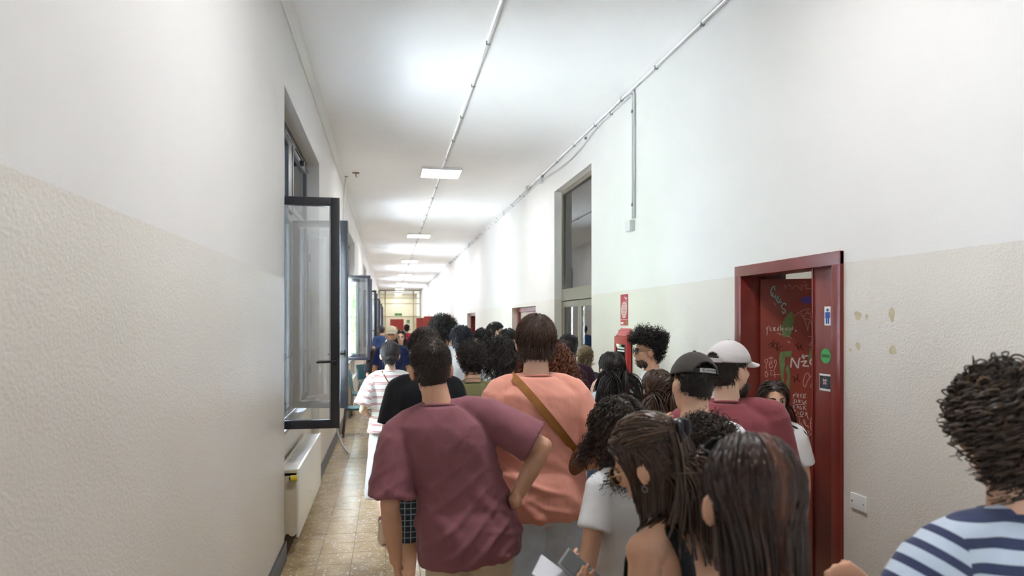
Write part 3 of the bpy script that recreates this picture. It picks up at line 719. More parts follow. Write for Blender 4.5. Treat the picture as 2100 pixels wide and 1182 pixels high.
# ---- tall glazed door in its recess
def glazed_door():
    e = empty('door_2', (XR+0.11, 9.06, 0)); e['kind'] = 'structure'; y0, y1, zt = 8.105-9.06, 10.02-9.06, 3.765; f = 0.055; x0, x1 = 0.0, 0.06
    def b(name, ya, yb, za, zb, mat=M_GREYF, xa=x0, xb=x1, par=e):
        m = MB(); m.box(xa, xb, ya, yb, za, zb, 0.003); return m.build(name, mat, par)
    b('stile', y0, y0+f, 0, zt); b('stile', y1-f, y1, 0, zt); b('head', y0+f, y1-f, zt-0.06, zt); b('transom', y0+f, y1-f, 2.115, 2.285, xa=-0.012)
    b('pane', y0+f, y1-f, 2.285, zt-0.06, M_GLASSD, 0.026, 0.034)
    for s, (ya, yb) in enumerate(((y0+f+0.004, -0.025), (-0.015, y1-f-0.004))):
        fr = MB(); w = 0.085
        fr.box(0.005, 0.05, ya, ya+w, 0.01, 2.105, 0.003); fr.box(0.005, 0.05, yb-w, yb, 0.01, 2.105, 0.003); fr.box(0.005, 0.05, ya+w, yb-w, 2.02, 2.105); fr.box(0.005, 0.05, ya+w, yb-w, 0.01, 0.25)
        l = fr.build('leaf', M_GREYF, e)
        b('pane', ya+w, yb-w, 0.25, 2.02, M_GLASSD, 0.022, 0.03, l)
        m = MB(); yh = yb-0.04 if s == 0 else ya+0.04; m.tube([(0.0,yh,0.95),(-0.05,yh,0.96),(-0.05,yh,1.25),(0.0,yh,1.26)], 0.011, 8); m.build('pull_handle', M_METAL, l, True)
M_GLASSD = glass('dark_room_glass', tint=(0.72,0.72,0.7,1), refl=0.3)
glazed_door()
# ---- further doors down the right wall
def red_door(n, y0, y1, zt, leaf_mat, ajar):
    e = empty('door_%d' % n, (XR+0.11, (y0+y1)/2, 0)); e['kind'] = 'structure'; h = (y1-y0)/2; f = 0.12
    for (ya, yb) in ((-h, -h+f), (h-f, h)):
        m = MB(); m.box(0, 0.12, ya, yb, 0, zt); m.build('jamb', M_RED, e)
    m = MB(); m.box(0, 0.12, -h+f, h-f, zt-0.08, zt); m.build('head', M_RED, e)
    if ajar:
        m = MB(); m.box(0.1, 0.9, h-f-0.05, h-f, 0.01, zt-0.09); l = m.build('leaf', M_RED, e)
    else:
        m = MB(); m.box(0.05, 0.09, -h+f, h-f, 0.01, zt-0.085); l = m.build('leaf', leaf_mat, e)
        m = MB(); m.tube([(0.05,-h+f+0.08,1.0),(0.0,-h+f+0.08,1.0),(0.0,-h+f+0.2,1.0)], 0.01, 8); m.build('handle', M_METAL, l, True)
red_door(3, 11.344, 13.61, 2.07, simple('pale_lilac_door_panel', lin(196,178,176), 0.5), False)
red_door(4, 19.57, 21.65, 2.045, M_RED, True)
M_RED2 = simple('brick_red_leaf_paint', lin(150,48,40), 0.4, 0.4, noise_amt=0.06)
def open_leaf(n, y, x0, zt):
    e = empty('door_%d' % n, (XR, y, 0)); e['kind'] = 'structure'
    m = MB(); m.box(x0-XR, -0.01, -0.045, 0.0, 0.01, zt, 0.003); l = m.build('leaf', M_RED2, e)
    m = MB(); m.box(0.0, 0.14, 0.02, 0.09, 0, zt+0.02); m.build('jamb', M_RED, e)
    m = MB(); m.box(0.0, 0.14, 1.1, 1.17, 0, zt+0.02); m.build('jamb', M_RED, e)
    m = MB(); m.tube([(x0-XR+0.07,-0.045,1.0),(x0-XR+0.07,-0.09,1.0),(x0-XR+0.19,-0.09,1.0)], 0.01, 8); m.build('handle', M_METAL, l, True)
open_leaf(5, 28.31, 1.417, 2.0)
open_leaf(6, 43.0, 1.70, 1.99)

# ---- glazed partition across the corridor
def partition():
    e = empty('wall_glazed_partition', (0, Y_GLASS, 0)); e['kind'] = 'structure'
    X0, X1 = XL, XR
    def b(name, xa, xb, za, zb, mat=M_BEIGEF, ya=-0.03, yb=0.03):
        m = MB(); m.box(xa, xb, ya, yb, za, zb); return m.build(name, mat, e)
    vs = [X0, -0.31, 1.86, X1-0.07]
    for x in vs: b('post', x, x+0.09, 0, ZC)
    b('rail', X0+0.09, X1-0.07, ZC-0.07, ZC); b('rail', X0+0.09, X1-0.07, 2.08, 2.17); b('rail', X0+0.09, X1-0.07, 3.12, 3.18, yb=0.02)
    b('rail', X0+0.09, X1-0.07, 3.55, 3.60, yb=0.02)
    for xa, xb in ((X0+0.09,-0.31),(-0.22,1.86),(1.95,X1-0.07)):
        b('pane', xa, xb, 2.17, 3.12, M_GLASSP, -0.004, 0.004); b('pane', xa, xb, 3.18, 3.55, M_GLASSP, -0.004, 0.004); b('pane', xa, xb, 3.60, ZC-0.07, M_GLASSP, -0.004, 0.004)
    for xa, xb in ((X0+0.09,-0.31),(1.95,X1-0.07)): b('pane', xa, xb, 0.0, 2.08, M_GLASSP, -0.004, 0.004)
partition()
M_CREAM = simple('cream_partition_infill', lin(232,224,200), 0.6, 0.3)
pt = bpy.data.objects['wall_glazed_partition']
for xa, xb in ((-0.22, 0.10), (1.17, 1.86)):
    m = MB(); m.box(xa, xb, -0.02, 0.02, 0, 2.08); m.build('panel', M_CREAM, pt)
m = MB(); m.box(0.10, 1.17, -0.02, 0.02, 1.95, 2.08); m.build('panel', M_CREAM, pt)
e = empty('door_7', (0.635, Y_GLASS, 0)); e['kind'] = 'structure'
m = MB(); m.box(-0.52, 0.52, -0.04, 0.0, 0.01, 1.94, 0.003); m.build('leaf', M_RED2, e)
m = MB(); m.tube([(-0.45,-0.04,1.0),(-0.45,-0.08,1.0),(-0.33,-0.08,1.0)], 0.01, 8); m.build('handle', M_METAL, e, True)
def exit_sign(loc, w, h, label, txt=None):
    e = empty('exit_sign', loc); m = MB(); m.box(-w/2, w/2, -0.02, 0.0, -h/2, h/2, 0.004); m.build('panel', simple('green_exit_sign', lin(60,140,70), 0.5), e)
    m = MB()   # running figure, door and arrow
    y = -0.0215
    def q(pts): m.add([(x*h, y, z*h) for x, z in pts], [tuple(range(len(pts)))])
    q([(-0.02,0.36),(0.08,0.36),(0.08,0.26),(-0.02,0.26)]); q([(-0.08,0.22),(0.06,0.22),(0.0,-0.05),(-0.12,-0.05)]); q([(-0.12,-0.05),(0.0,-0.05),(0.14,-0.3),(0.06,-0.34)]); q([(-0.12,-0.05),(-0.04,-0.05),(-0.2,-0.3),(-0.28,-0.26)])
    o = m.build('pictogram', M_PAPER, e); o['kind'] = 'stuff'; tag(e, label, 'sign')
exit_sign((1.50, Y_GLASS-0.021, 1.75), 0.22, 0.26, 'small green exit sign on the glazed partition at the far end')
exit_sign((0.75, Y_GLASS-0.005, 2.30), 0.55, 0.18, 'wide pale green exit sign above the partition doorway')

# ---- fire hose cabinet and the sign above it
cab = empty('hose_cabinet', (XR, 6.87, 1.30))
M_CABR = simple('fire_red_enamel', lin(168,34,38), 0.35, 0.5)
M_CABI = simple('dark_cabinet_inside', lin(50,32,28), 0.6)
hw, hb, ht, dp = 0.20, -0.42, 0.42, 0.06
m = MB()
# hollow box with a bevelled top
m.box(-0.012, 0, -hw, hw, hb, ht)
m.box(-dp+0.02, 0, -hw, -hw+0.012, hb, ht-0.06); m.box(-dp+0.02, 0, hw-0.012, hw, hb, ht-0.06); m.box(-dp+0.02, 0, -hw, hw, hb, hb+0.012)
m.add([(-dp+0.02,-hw,ht-0.06),(-dp+0.02,hw,ht-0.06),(-0.0,hw-0.04,ht+0.02),(-0.0,-hw+0.04,ht+0.02),(-0.0,hw,ht-0.06),(-0.0,-hw,ht-0.06)], [(0,1,2,3),(1,4,2),(0,3,5),(3,2,4,5)])
m.build('body', M_CABR, cab)
m = MB(); a = 0.05
m.box(-dp, -dp+0.02, -hw, -hw+a, hb, ht-0.065, 0.004); m.box(-dp, -dp+0.02, hw-a, hw, hb, ht-0.065, 0.004); m.box(-dp, -dp+0.02, -hw+a, hw-a, ht-0.15, ht-0.065); m.box(-dp, -dp+0.02, -hw+a, hw-a, hb, hb+a)
dr = m.build('door', M_CABR, cab)
m = MB(); m.box(-dp+0.006, -dp+0.011, -hw+a, hw-a, hb+a, ht-0.15); m.build('pane', M_GLASS, dr)
m = MB()
for k in range(5):
    t = np.linspace(0, 2*math.pi, 22); rr = 0.06+0.016*k
    m.tube([(-0.026, rr*math.cos(u), -0.03+rr*math.sin(u)) for u in t], 0.0085, 6)
m.build('hose_coil', simple('yellow_hose', lin(222,208,40), 0.5), cab, True)
m = MB(); m.lathe([(0,0),(0.006,0),(0.010,0.09),(0.012,0.1),(0.012,0.14),(0,0.14)], 12, (-0.028, -0.02, -0.32)); m.build('nozzle', M_METAL, cab, True)
m = MB(); m.box(-dp+0.0045, -dp+0.0055, -0.11, 0.11, 0.225, 0.240); m.build('label_strip', M_PAPER, dr); m = MB(); m.box(-dp+0.0045, -dp+0.0055, -0.11, 0.11, 0.195, 0.210); m.build('label_strip', M_PAPER, dr)
m = MB(); m.box(-dp+0.0045, -dp+0.0055, -0.1, 0.1, -0.2, -0.13); m.build('label_strip', M_PAPER, dr)
m = MB(); m.box(-0.014, -0.012, -hw+0.012, hw-0.012, hb+0.02, ht-0.07); m.build('back_panel', M_CABI, cab)
tag(cab, 'red fire hose cabinet with glass front on the right wall', 'fire cabinet')
sg = empty('fire_hose_sign', (XR, 6.91, 1.934))
M_SIGR = simple('sign_red', lin(176,40,58), 0.45)
m = MB(); m.box(-0.004, 0, -0.115, 0.115, -0.165, 0.165, 0.001); m.build('plate', M_SIGR, sg)
m = MB(); X = -0.0052
sp = [(X, (0.012+0.0105*t)*math.cos(t)*1.0, 0.0+(0.012+0.0105*t)*math.sin(t)) for t in np.linspace(0, 2.35*2*math.pi*0.42, 40)]
for r in (0.025, 0.05, 0.075):
    V, F = ribbon([(X, r*math.cos(t)*1.05, 0.0+r*math.sin(t)*1.05) for t in np.linspace(0, 2*math.pi, 26)], 0.013, np.array([-1.0,0,0])); m.add(V, F)
V, F = ribbon([(X, -0.079, 0.0), (X, -0.079, 0.07), (X, -0.06, 0.1), (X, -0.07, 0.125)], 0.016, np.array([-1.0,0,0])); m.add(V, F)
V, F = ribbon([(X, -0.02, 0.14), (X, -0.05, 0.115), (X, -0.09, 0.125)], 0.014, np.array([-1.0,0,0])); m.add(V, F)
rect(m, -0.11, 0.11, -0.103, -0.100); o = m.build('hose_symbol', M_PAPER, sg); o['kind'] = 'stuff'
m = MB(); X = -0.0052; rect(m, -0.10, -0.055, -0.155, -0.115); m.build('colour_patch', simple('sign_green', lin(120,140,60), 0.5), sg)
m = MB(); rect(m, 0.02, 0.10, -0.15, -0.13); m.build('text_block', M_PAPER, sg)
tag(sg, 'red and white fire hose sign above the hose cabinet', 'sign')

# ---- old glue marks left on the right wall
M_GLUE = simple('yellowed_glue_residue', lin(196,184,152), 0.6, 0.3, noise_amt=0.1, noise_scale=40)
wr_o = bpy.data.objects['wall_right']
for (px, py, hw_, hh_) in ((1759,648,7,10),(1829,646,6,13),(1760,710,5,8),(1831,718,7,12),(1744,718,3,4),(1777,650,3,6)):
    a, b = on_x(px-hw_, py-hh_, XR-0.0012), on_x(px+hw_, py+hh_, XR-0.0012); c = (a+b)/2; ry, rz_ = abs(a[1]-b[1])/2, abs(a[2]-b[2])/2
    pts = [(XR-0.0012, c[1]+ry*math.cos(t)*(1+0.25*math.sin(3*t+px)), c[2]+rz_*math.sin(t)*(1+0.2*math.sin(2*t+py))) for t in np.linspace(0, 2*math.pi, 19)[:-1]]
    m = MB(); m.add(pts, [tuple(range(18))]); m.build('glue_mark', M_GLUE, wr_o)
# ================================================================ PEOPLE: builders
TMP = bpy.data.scenes.new('tmp_build')
def voxel(parts, v, smooth=2):
    """one continuous surface out of overlapping closed pieces; returns numpy verts and quads"""
    Vs, Fs, o = [], [], 0
    for V, F in parts:
        Vs.append(np.asarray(V, float)); Fs += [tuple(int(i)+o for i in f) for f in F]; o += len(V)
    me = bpy.data.meshes.new('tmp'); me.from_pydata(np.vstack(Vs).tolist(), [], Fs); me.update()
    ob = bpy.data.objects.new('tmp', me); TMP.collection.objects.link(ob)
    md = ob.modifiers.new('r', 'REMESH'); md.mode = 'VOXEL'; md.voxel_size = v; md.adaptivity = 0.0
    vl = TMP.view_layers[0]; vl.update()
    ev = ob.evaluated_get(vl.depsgraph); m2 = ev.data
    V = np.zeros(len(m2.vertices)*3, np.float32); m2.vertices.foreach_get('co', V); V = V.reshape(-1,3).astype(float)
    nl = len(m2.loops); L = np.zeros(nl, np.int32); m2.loops.foreach_get('vertex_index', L)
    F = L.reshape(-1,4)
    bpy.data.objects.remove(ob); bpy.data.meshes.remove(me)
    return relax(V, F, smooth), F

def relax(V, F, n):
    if n <= 0: return V
    E = np.vstack([F[:,[0,1]], F[:,[1,2]], F[:,[2,3]], F[:,[3,0]]]); cnt = np.bincount(E[:,0], minlength=len(V))+np.bincount(E[:,1], minlength=len(V))
    for i in range(n*2):
        lam = 0.55 if i % 2 == 0 else -0.57*0.75
        A = np.stack([np.bincount(E[:,0], V[E[:,1],k], len(V))+np.bincount(E[:,1], V[E[:,0],k], len(V)) for k in range(3)], 1)/np.maximum(cnt,1)[:,None]
        V = V+lam*(A-V)
    return V

def vnormals(V, F):
    n = np.cross(V[F[:,2]]-V[F[:,0]], V[F[:,3]]-V[F[:,1]]); N_ = np.zeros_like(V)
    for k in range(4):
        for c in range(3): N_[:,c] += np.bincount(F[:,k], n[:,c], len(V))
    return N_/(np.linalg.norm(N_, axis=1, keepdims=True)+1e-12)

def Rm(yaw=0, pitch=0, roll=0):
    """yaw left+, pitch down+, roll right+ (degrees)"""
    y, p, r = (math.radians(a) for a in (yaw, -pitch, roll))
    Z = np.array([[math.cos(y),-math.sin(y),0],[math.sin(y),math.cos(y),0],[0,0,1]])
    X = np.array([[1,0,0],[0,math.cos(p),-math.sin(p)],[0,math.sin(p),math.cos(p)]])
    Y = np.array([[math.cos(r),0,math.sin(r)],[0,1,0],[-math.sin(r),0,math.cos(r)]])
    return Z@X@Y
def nrm(a): a = np.asarray(a, float); return a/(np.linalg.norm(a)+1e-12)

TORSO = {'m': [(.80,.10,.085,-.005),(.86,.150,.108,-.012),(.93,.160,.115,-.012),(1.0,.150,.108,-.004),(1.08,.142,.100,.002),(1.16,.150,.104,.002),(1.26,.166,.112,-.002),(1.34,.174,.110,-.008),(1.40,.160,.094,-.012),(1.445,.105,.072,-.014),(1.48,.058,.058,-.010)],
         'f': [(.80,.10,.09,-.005),(.86,.160,.112,-.014),(.93,.165,.115,-.014),(1.0,.140,.100,-.004),(1.08,.120,.088,.004),(1.16,.124,.092,.006),(1.26,.142,.104,.006),(1.34,.148,.098,-.004),(1.40,.135,.082,-.012),(1.445,.088,.062,-.014),(1.48,.050,.050,-.010)]}
SW = {'m': .172, 'f': .148}

def ring_loft(secs, n=36, ex=2.35):
    a = 2*np.pi*np.arange(n)/n; c, s = np.cos(a), np.sin(a)
    u = np.sign(c)*np.abs(c)**(2/ex); w = np.sign(s)*np.abs(s)**(2/ex)
    V = np.vstack([np.stack([x+hw*u, y+hd*w, np.full(n, z)], 1) for (x, y, z, hw, hd) in secs]); m = len(secs)
    F = [(i*n+k, i*n+(k+1)%n, (i+1)*n+(k+1)%n, (i+1)*n+k) for i in range(m-1) for k in range(n)]
    F.append(tuple(range(n-1,-1,-1))); F.append(tuple(range((m-1)*n, m*n)))
    return V, F

def interp_secs(secs, zs):
    A = np.array(secs); return [(z, np.interp(z, A[:,0], A[:,1]), np.interp(z, A[:,0], A[:,2]), np.interp(z, A[:,0], A[:,3])) for z in zs]

class Skel:
    def __init__(s, sex='m', lean=(0,0), hip=(0,0), tilt=0.0, head=(0,0,0), armL=None, armR=None, legs=None, sit=False, broad=1.0, neckfwd=0.02, headoff=(0,0), **_):
        s.sex, s.lean, s.hip, s.tilt, s.broad, s.sit = sex, np.array(lean, float), np.array(hip, float), tilt, broad, sit
        s.neck = np.array([lean[0], lean[1], 1.465])
        s.R = Rm(*head); s.hc = s.neck+np.array([headoff[0], headoff[1]+neckfwd*0.5, 0.045])+s.R@np.array([0, neckfwd*0.5+0.005, 0.12])
        sw = SW[sex]*broad
        s.sh = {-1: s.neck+np.array([-sw, -0.012, -0.058-tilt]), 1: s.neck+np.array([sw, -0.012, -0.058+tilt])}
        s.arm = {}
        for k, a in ((-1, armL), (1, armR)):
            S0 = s.sh[k]
            if a is None: a = dict(el=S0+np.array([k*0.055, -0.03, -0.285]), wr=S0+np.array([k*0.045, 0.055, -0.52]))
            a = dict(a); a['el'] = np.array(a['el'], float); a['wr'] = np.array(a['wr'], float); s.arm[k] = a
        s.leg = {}
        for k in (-1, 1):
            hipj = np.array([hip[0]+k*0.088, hip[1], 0.90])
            L = (legs or {}).get(k, {})
            s.leg[k] = dict(hip=hipj, knee=np.array(L.get('knee', (hip[0]+k*0.095, hip[1]+0.02, 0.49)), float), ank=np.array(L.get('ank', (hip[0]+k*0.10, hip[1]-0.02, 0.085)), float), toe=np.array(L.get('toe', (0.03*k, 1, 0)), float))
    def spine(s, z):
        t = np.clip((z-0.93)/0.535, 0, 1.05); t = t**1.15
        return s.hip*(1-t)+s.lean*t
    def torso(s, secs, ease=0.0, zs=None):
        out = []
        for (z, hw, hd, yo) in secs:
            o = s.spine(z); bs = 1+(s.broad-1)*np.clip((z-1.0)/0.3, 0, 1)
            out.append((o[0], o[1]+yo, z, hw*bs+ease, hd+ease))
        return out

def hand_parts(wr, d, pn, th, curl=25, grip=None, r=1.0):
    """wr wrist, d direction of the hand, pn palm normal, th thumb side"""
    d = nrm(d); pn = nrm(pn-d*np.dot(pn, d)); lat = nrm(np.cross(d, pn)); lat = lat*np.sign(np.dot(lat, th)) if abs(np.dot(lat, th)) > 1e-6 else lat
    M = np.stack([lat, d, pn], 1); out = [ellipsoid(wr+d*0.05, (0.040, 0.055, 0.015), 16, 10, M), loft([wr-d*0.03, wr+d*0.03], [0.026, 0.033], [0.02, 0.016], 12, up=lat, dome=True)]
    c = np.radians(curl)
    for i, (o, L) in enumerate(zip((0.031, 0.0105, -0.0105, -0.031), (0.074, 0.083, 0.077, 0.060))):
        p = wr+d*(0.088-0.006*abs(i-1.2))+lat*o; pts = [p-d*0.03, p]; a = c[0] if np.ndim(c) else c; ang = 0.0
        for seg in (0.46, 0.31, 0.23):
            ang += a*(1.0 if seg > 0.4 else 0.85); q = pts[-1]+(d*math.cos(ang)+pn*math.sin(ang)+lat*o*1.6*0.3)*L*seg; pts.append(q)
        out.append(loft(pts, np.array([0.0088,0.009,0.0085,0.0078,0.0065])*r, np.array([0.0088,0.009,0.0085,0.0078,0.0065])*r, 10, dome=True))
    p = wr+d*0.028+lat*0.026; q = p+nrm(d*0.62+lat*0.62+pn*0.35)*0.040; e = q+nrm(d*0.85+lat*0.2+pn*0.45)*0.030
    out.append(loft([p-lat*0.015, p, q, e, e+nrm(d+pn*0.3)*0.018], np.array([0.012,0.0125,0.0105,0.009,0.007])*r, np.array([0.012,0.0125,0.0105,0.009,0.007])*r, 10, dome=True))
    return out

CR_C, CR_R = np.array([0,-0.012,0.028]), np.array([0.0765,0.097,0.090])
def head_parts(sk, ears=True, f=1.0):
    T = lambda p: sk.hc+sk.R@np.asarray(p, float)
    E = lambda c, R, M=None, nu=20, nv=14: (lambda VF: (VF[0]@sk.R.T+sk.hc, VF[1]))(ellipsoid(c, R, nu, nv, M))
    P = [E(CR_C, CR_R, nu=28, nv=20), E((0,0.030,-0.030), (0.060,0.060,0.080)), E((0,0.060,-0.090), (0.030,0.030,0.026)), E((0,0.025,-0.075), (0.052,0.055,0.042)),
         E((0.036,0.062,-0.022), (0.022,0.018,0.022)), E((-0.036,0.062,-0.022), (0.022,0.018,0.022)), E((0,0.073,0.022), (0.052,0.016,0.011))]
    nose = [T((0,0.082,0.012)), T((0,0.093,-0.008)), T((0,0.105,-0.026)), T((0,0.096,-0.035))]
    P.append(loft(nose, [0.008,0.009,0.012,0.010], [0.008,0.010,0.012,0.010], 10, dome=True))
    P.append(E((0,0.084,-0.062), (0.023,0.012,0.0075))); P.append(E((0,0.083,-0.073), (0.020,0.012,0.0075)))
    if ears:
        for k in (-1, 1):
            M = Rm(k*-22, -12, k*6); P.append(E((k*0.083,-0.012,-0.012), (0.010,0.019,0.032), M)); P.append(E((k*0.074,-0.004,-0.012), (0.014,0.012,0.024), M)); P.append(E((k*0.078,-0.002,-0.036), (0.009,0.010,0.011), M))
    nk = 0.060 if sk.sex == 'm' else 0.050
    a = sk.neck; b = T((0,-0.022,-0.055))
    P.append(loft([a+np.array([0,-0.006,-0.07]), a+np.array([0,-0.006,-0.01]), (a+b)/2+np.array([0,-0.004,0.01]), b, T((0,-0.02,-0.02))], [nk*1.25,nk*1.08,nk*0.95,nk*0.95,nk*0.9], [nk*1.2,nk*1.05,nk*0.96,nk*0.98,nk*0.95], 18))
    return P

def arm_parts(sk, k, thin=1.0):
    S0, E0, W0 = sk.sh[k], sk.arm[k]['el'], sk.arm[k]['wr']; r = (1.0 if sk.sex == 'm' else 0.84)*thin
    A = [loft([S0+np.array([-k*0.05,0,0.0]), S0, S0+(E0-S0)*0.3, S0+(E0-S0)*0.7, E0], np.array([.05,.053,.049,.043,.038])*r, np.array([.05,.053,.050,.045,.040])*r, 16, dome=True),
         loft([E0-(W0-E0)*0.02, E0+(W0-E0)*0.2, E0+(W0-E0)*0.5, E0+(W0-E0)*0.85, W0], np.array([.037,.042,.038,.029,.027])*r, np.array([.037,.042,.037,.026,.023])*r, 16, dome=True)]
    return A

def leg_parts(sk, k, z_thin=None, thin=1.0):
    L = sk.leg[k]; r = 1.0 if sk.sex == 'm' else 0.98
    H_, K_, A_ = L['hip'], L['knee'], L['ank']
    P = [loft([H_+np.array([0,0,0.04]), H_+(K_-H_)*0.15, H_+(K_-H_)*0.6, K_, K_+(A_-K_)*0.25, K_+(A_-K_)*0.6, K_+(A_-K_)*0.9, A_], np.array([.082,.084,.068,.052,.056,.045,.033,.035])*r*thin, np.array([.085,.088,.070,.055,.060,.048,.035,.038])*r*thin, 16, dome=True)]
    f = nrm([L['toe'][0], L['toe'][1], L['toe'][2]]); P.append(loft([A_-f*0.045+np.array([0,0,-0.045]), A_+f*0.03+np.array([0,0,-0.03]), A_+f*0.10+np.array([0,0,-0.05]), A_+f*0.16+np.array([0,0,-0.06])], [.03,.036,.038,.028], [.03,.036,.026,.018], 12, dome=True))
    return P

# ---------------------------------------------------------------- skin, cloth and hair materials
_mc = {}
def skin(c=(214,168,140)):
    if ('skin', c) in _mc: return _mc[('skin', c)]
    k = N('skin'); p = k.p; tc = k.n('ShaderNodeTexCoord'); nz = k.n('ShaderNodeTexNoise', Scale=14.0, Detail=5.0); k.l(tc, 'Object', nz, 'Vector')
    b = lin(*c); r = k.ramp([(0.3, tuple(x*0.9 for x in b[:3])), (0.5, b[:3]), (0.75, (min(1,b[0]*1.06), b[1]*0.97, b[2]*0.95))]); k.l(nz, 'Fac', r, 'Fac'); k.l(r, 'Color', p, 'Base Color')
    p.inputs['Roughness'].default_value = 0.48; p.inputs['Specular IOR Level'].default_value = 0.35
    n2 = k.n('ShaderNodeTexNoise', Scale=180.0, Detail=2.0); k.l(tc, 'Object', n2, 'Vector'); k.bump(n2, 'Fac', 0.12, 0.001)
    p.inputs['Subsurface Weight'].default_value = 0.0
    _mc[('skin', c)] = k.m; return k.m
def cloth(name, c, rough=0.85, bump=0.25, var=0.06, stripes=None):
    """woven cloth; stripes = list of (start, end, colour) over a period, read along the 'run' attribute"""
    key = (name, c)
    if key in _mc: return _mc[key]
    k = N(name); p = k.p; tc = k.n('ShaderNodeTexCoord'); nz = k.n('ShaderNodeTexNoise', Scale=9.0, Detail=4.0); k.l(tc, 'Object', nz, 'Vector')
    b = lin(*c); r = k.ramp([(0.3, tuple(x*(1-var) for x in b[:3])), (0.7, tuple(min(1, x*(1+var)) for x in b[:3]))]); k.l(nz, 'Fac', r, 'Fac')
    last, o = r, 'Color'
    if stripes:
        per, st = stripes
        at_ = k.n('ShaderNodeAttribute', _attribute_name='run'); dv = k.n('ShaderNodeMath', _operation='DIVIDE'); dv.inputs[1].default_value = per; k.l(at_, 'Fac', dv, 0)
        fr = k.n('ShaderNodeMath', _operation='FRACT'); k.l(dv, 0, fr, 0)
        for a, e, col in st:
            g1 = k.n('ShaderNodeMath', _operation='GREATER_THAN'); g1.inputs[1].default_value = a; k.l(fr, 0, g1, 0)
            g2 = k.n('ShaderNodeMath', _operation='LESS_THAN'); g2.inputs[1].default_value = e; k.l(fr, 0, g2, 0)
            mm = k.n('ShaderNodeMath', _operation='MULTIPLY'); k.l(g1, 0, mm, 0); k.l(g2, 0, mm, 1)
            mx = k.n('ShaderNodeMix', _data_type='RGBA'); mx.inputs[7].default_value = lin(*col); k.l(mm, 0, mx, 0); k.l(last, o, mx, 6); last, o = mx, 2
    k.l(last, o, p, 'Base Color')
    p.inputs['Roughness'].default_value = rough; p.inputs['Specular IOR Level'].default_value = 0.2
    p.inputs['Sheen Weight'].default_value = 0.12
    # soft creases and weave
    mp = k.n('ShaderNodeMapping'); mp.inputs['Scale'].default_value = (1.0, 1.0, 0.55); mp.inputs['Rotation'].default_value = (0.2, 0.5, 0.3); k.l(tc, 'Object', mp, 'Vector')
    n2 = k.n('ShaderNodeTexNoise', Scale=11.0, Detail=3.0, Roughness=0.55, Distortion=1.2); k.l(mp, 'Vector', n2, 'Vector')
    b1 = k.n('ShaderNodeBump', Strength=bump, Distance=0.02); k.l(n2, 'Fac', b1, 'Height')
    n3 = k.n('ShaderNodeTexNoise', Scale=420.0, Detail=1.0); k.l(tc, 'Object', n3, 'Vector')
    b2 = k.n('ShaderNodeBump', Strength=0.12, Distance=0.0015); k.l(n3, 'Fac', b2, 'Height'); k.l(b1, 'Normal', b2, 'Normal'); k.l(b2, 'Normal', p, 'Normal')
    _mc[key] = k.m; return k.m
def hairmat(dark, light, rough=0.38):
    key = ('hair', dark, light)
    if key in _mc: return _mc[key]
    k = N('hair'); p = k.p; a = k.n('ShaderNodeAttribute', _attribute_name='shade'); r = k.ramp([(0.0, lin(*dark)), (0.6, lin(*[(x+y)/2 for x, y in zip(dark, light)])), (1.0, lin(*light))]); k.l(a, 'Fac', r, 'Fac'); k.l(r, 'Color', p, 'Base Color')
    p.inputs['Roughness'].default_value = rough; p.inputs['Specular IOR Level'].default_value = 0.5
    _mc[key] = k.m; return k.m
BLACKH = ((18,15,15), (62,54,50)); DKBR = ((28,20,16), (92,68,54)); BROWN = ((48,33,24), (112,82,60)); RED_H = ((70,32,18), (160,92,54)); BLONDE = ((120,96,66), (206,176,130)); GREYH = ((60,56,56), (150,146,142)); NAVYH = ((18,18,26), (56,58,78))

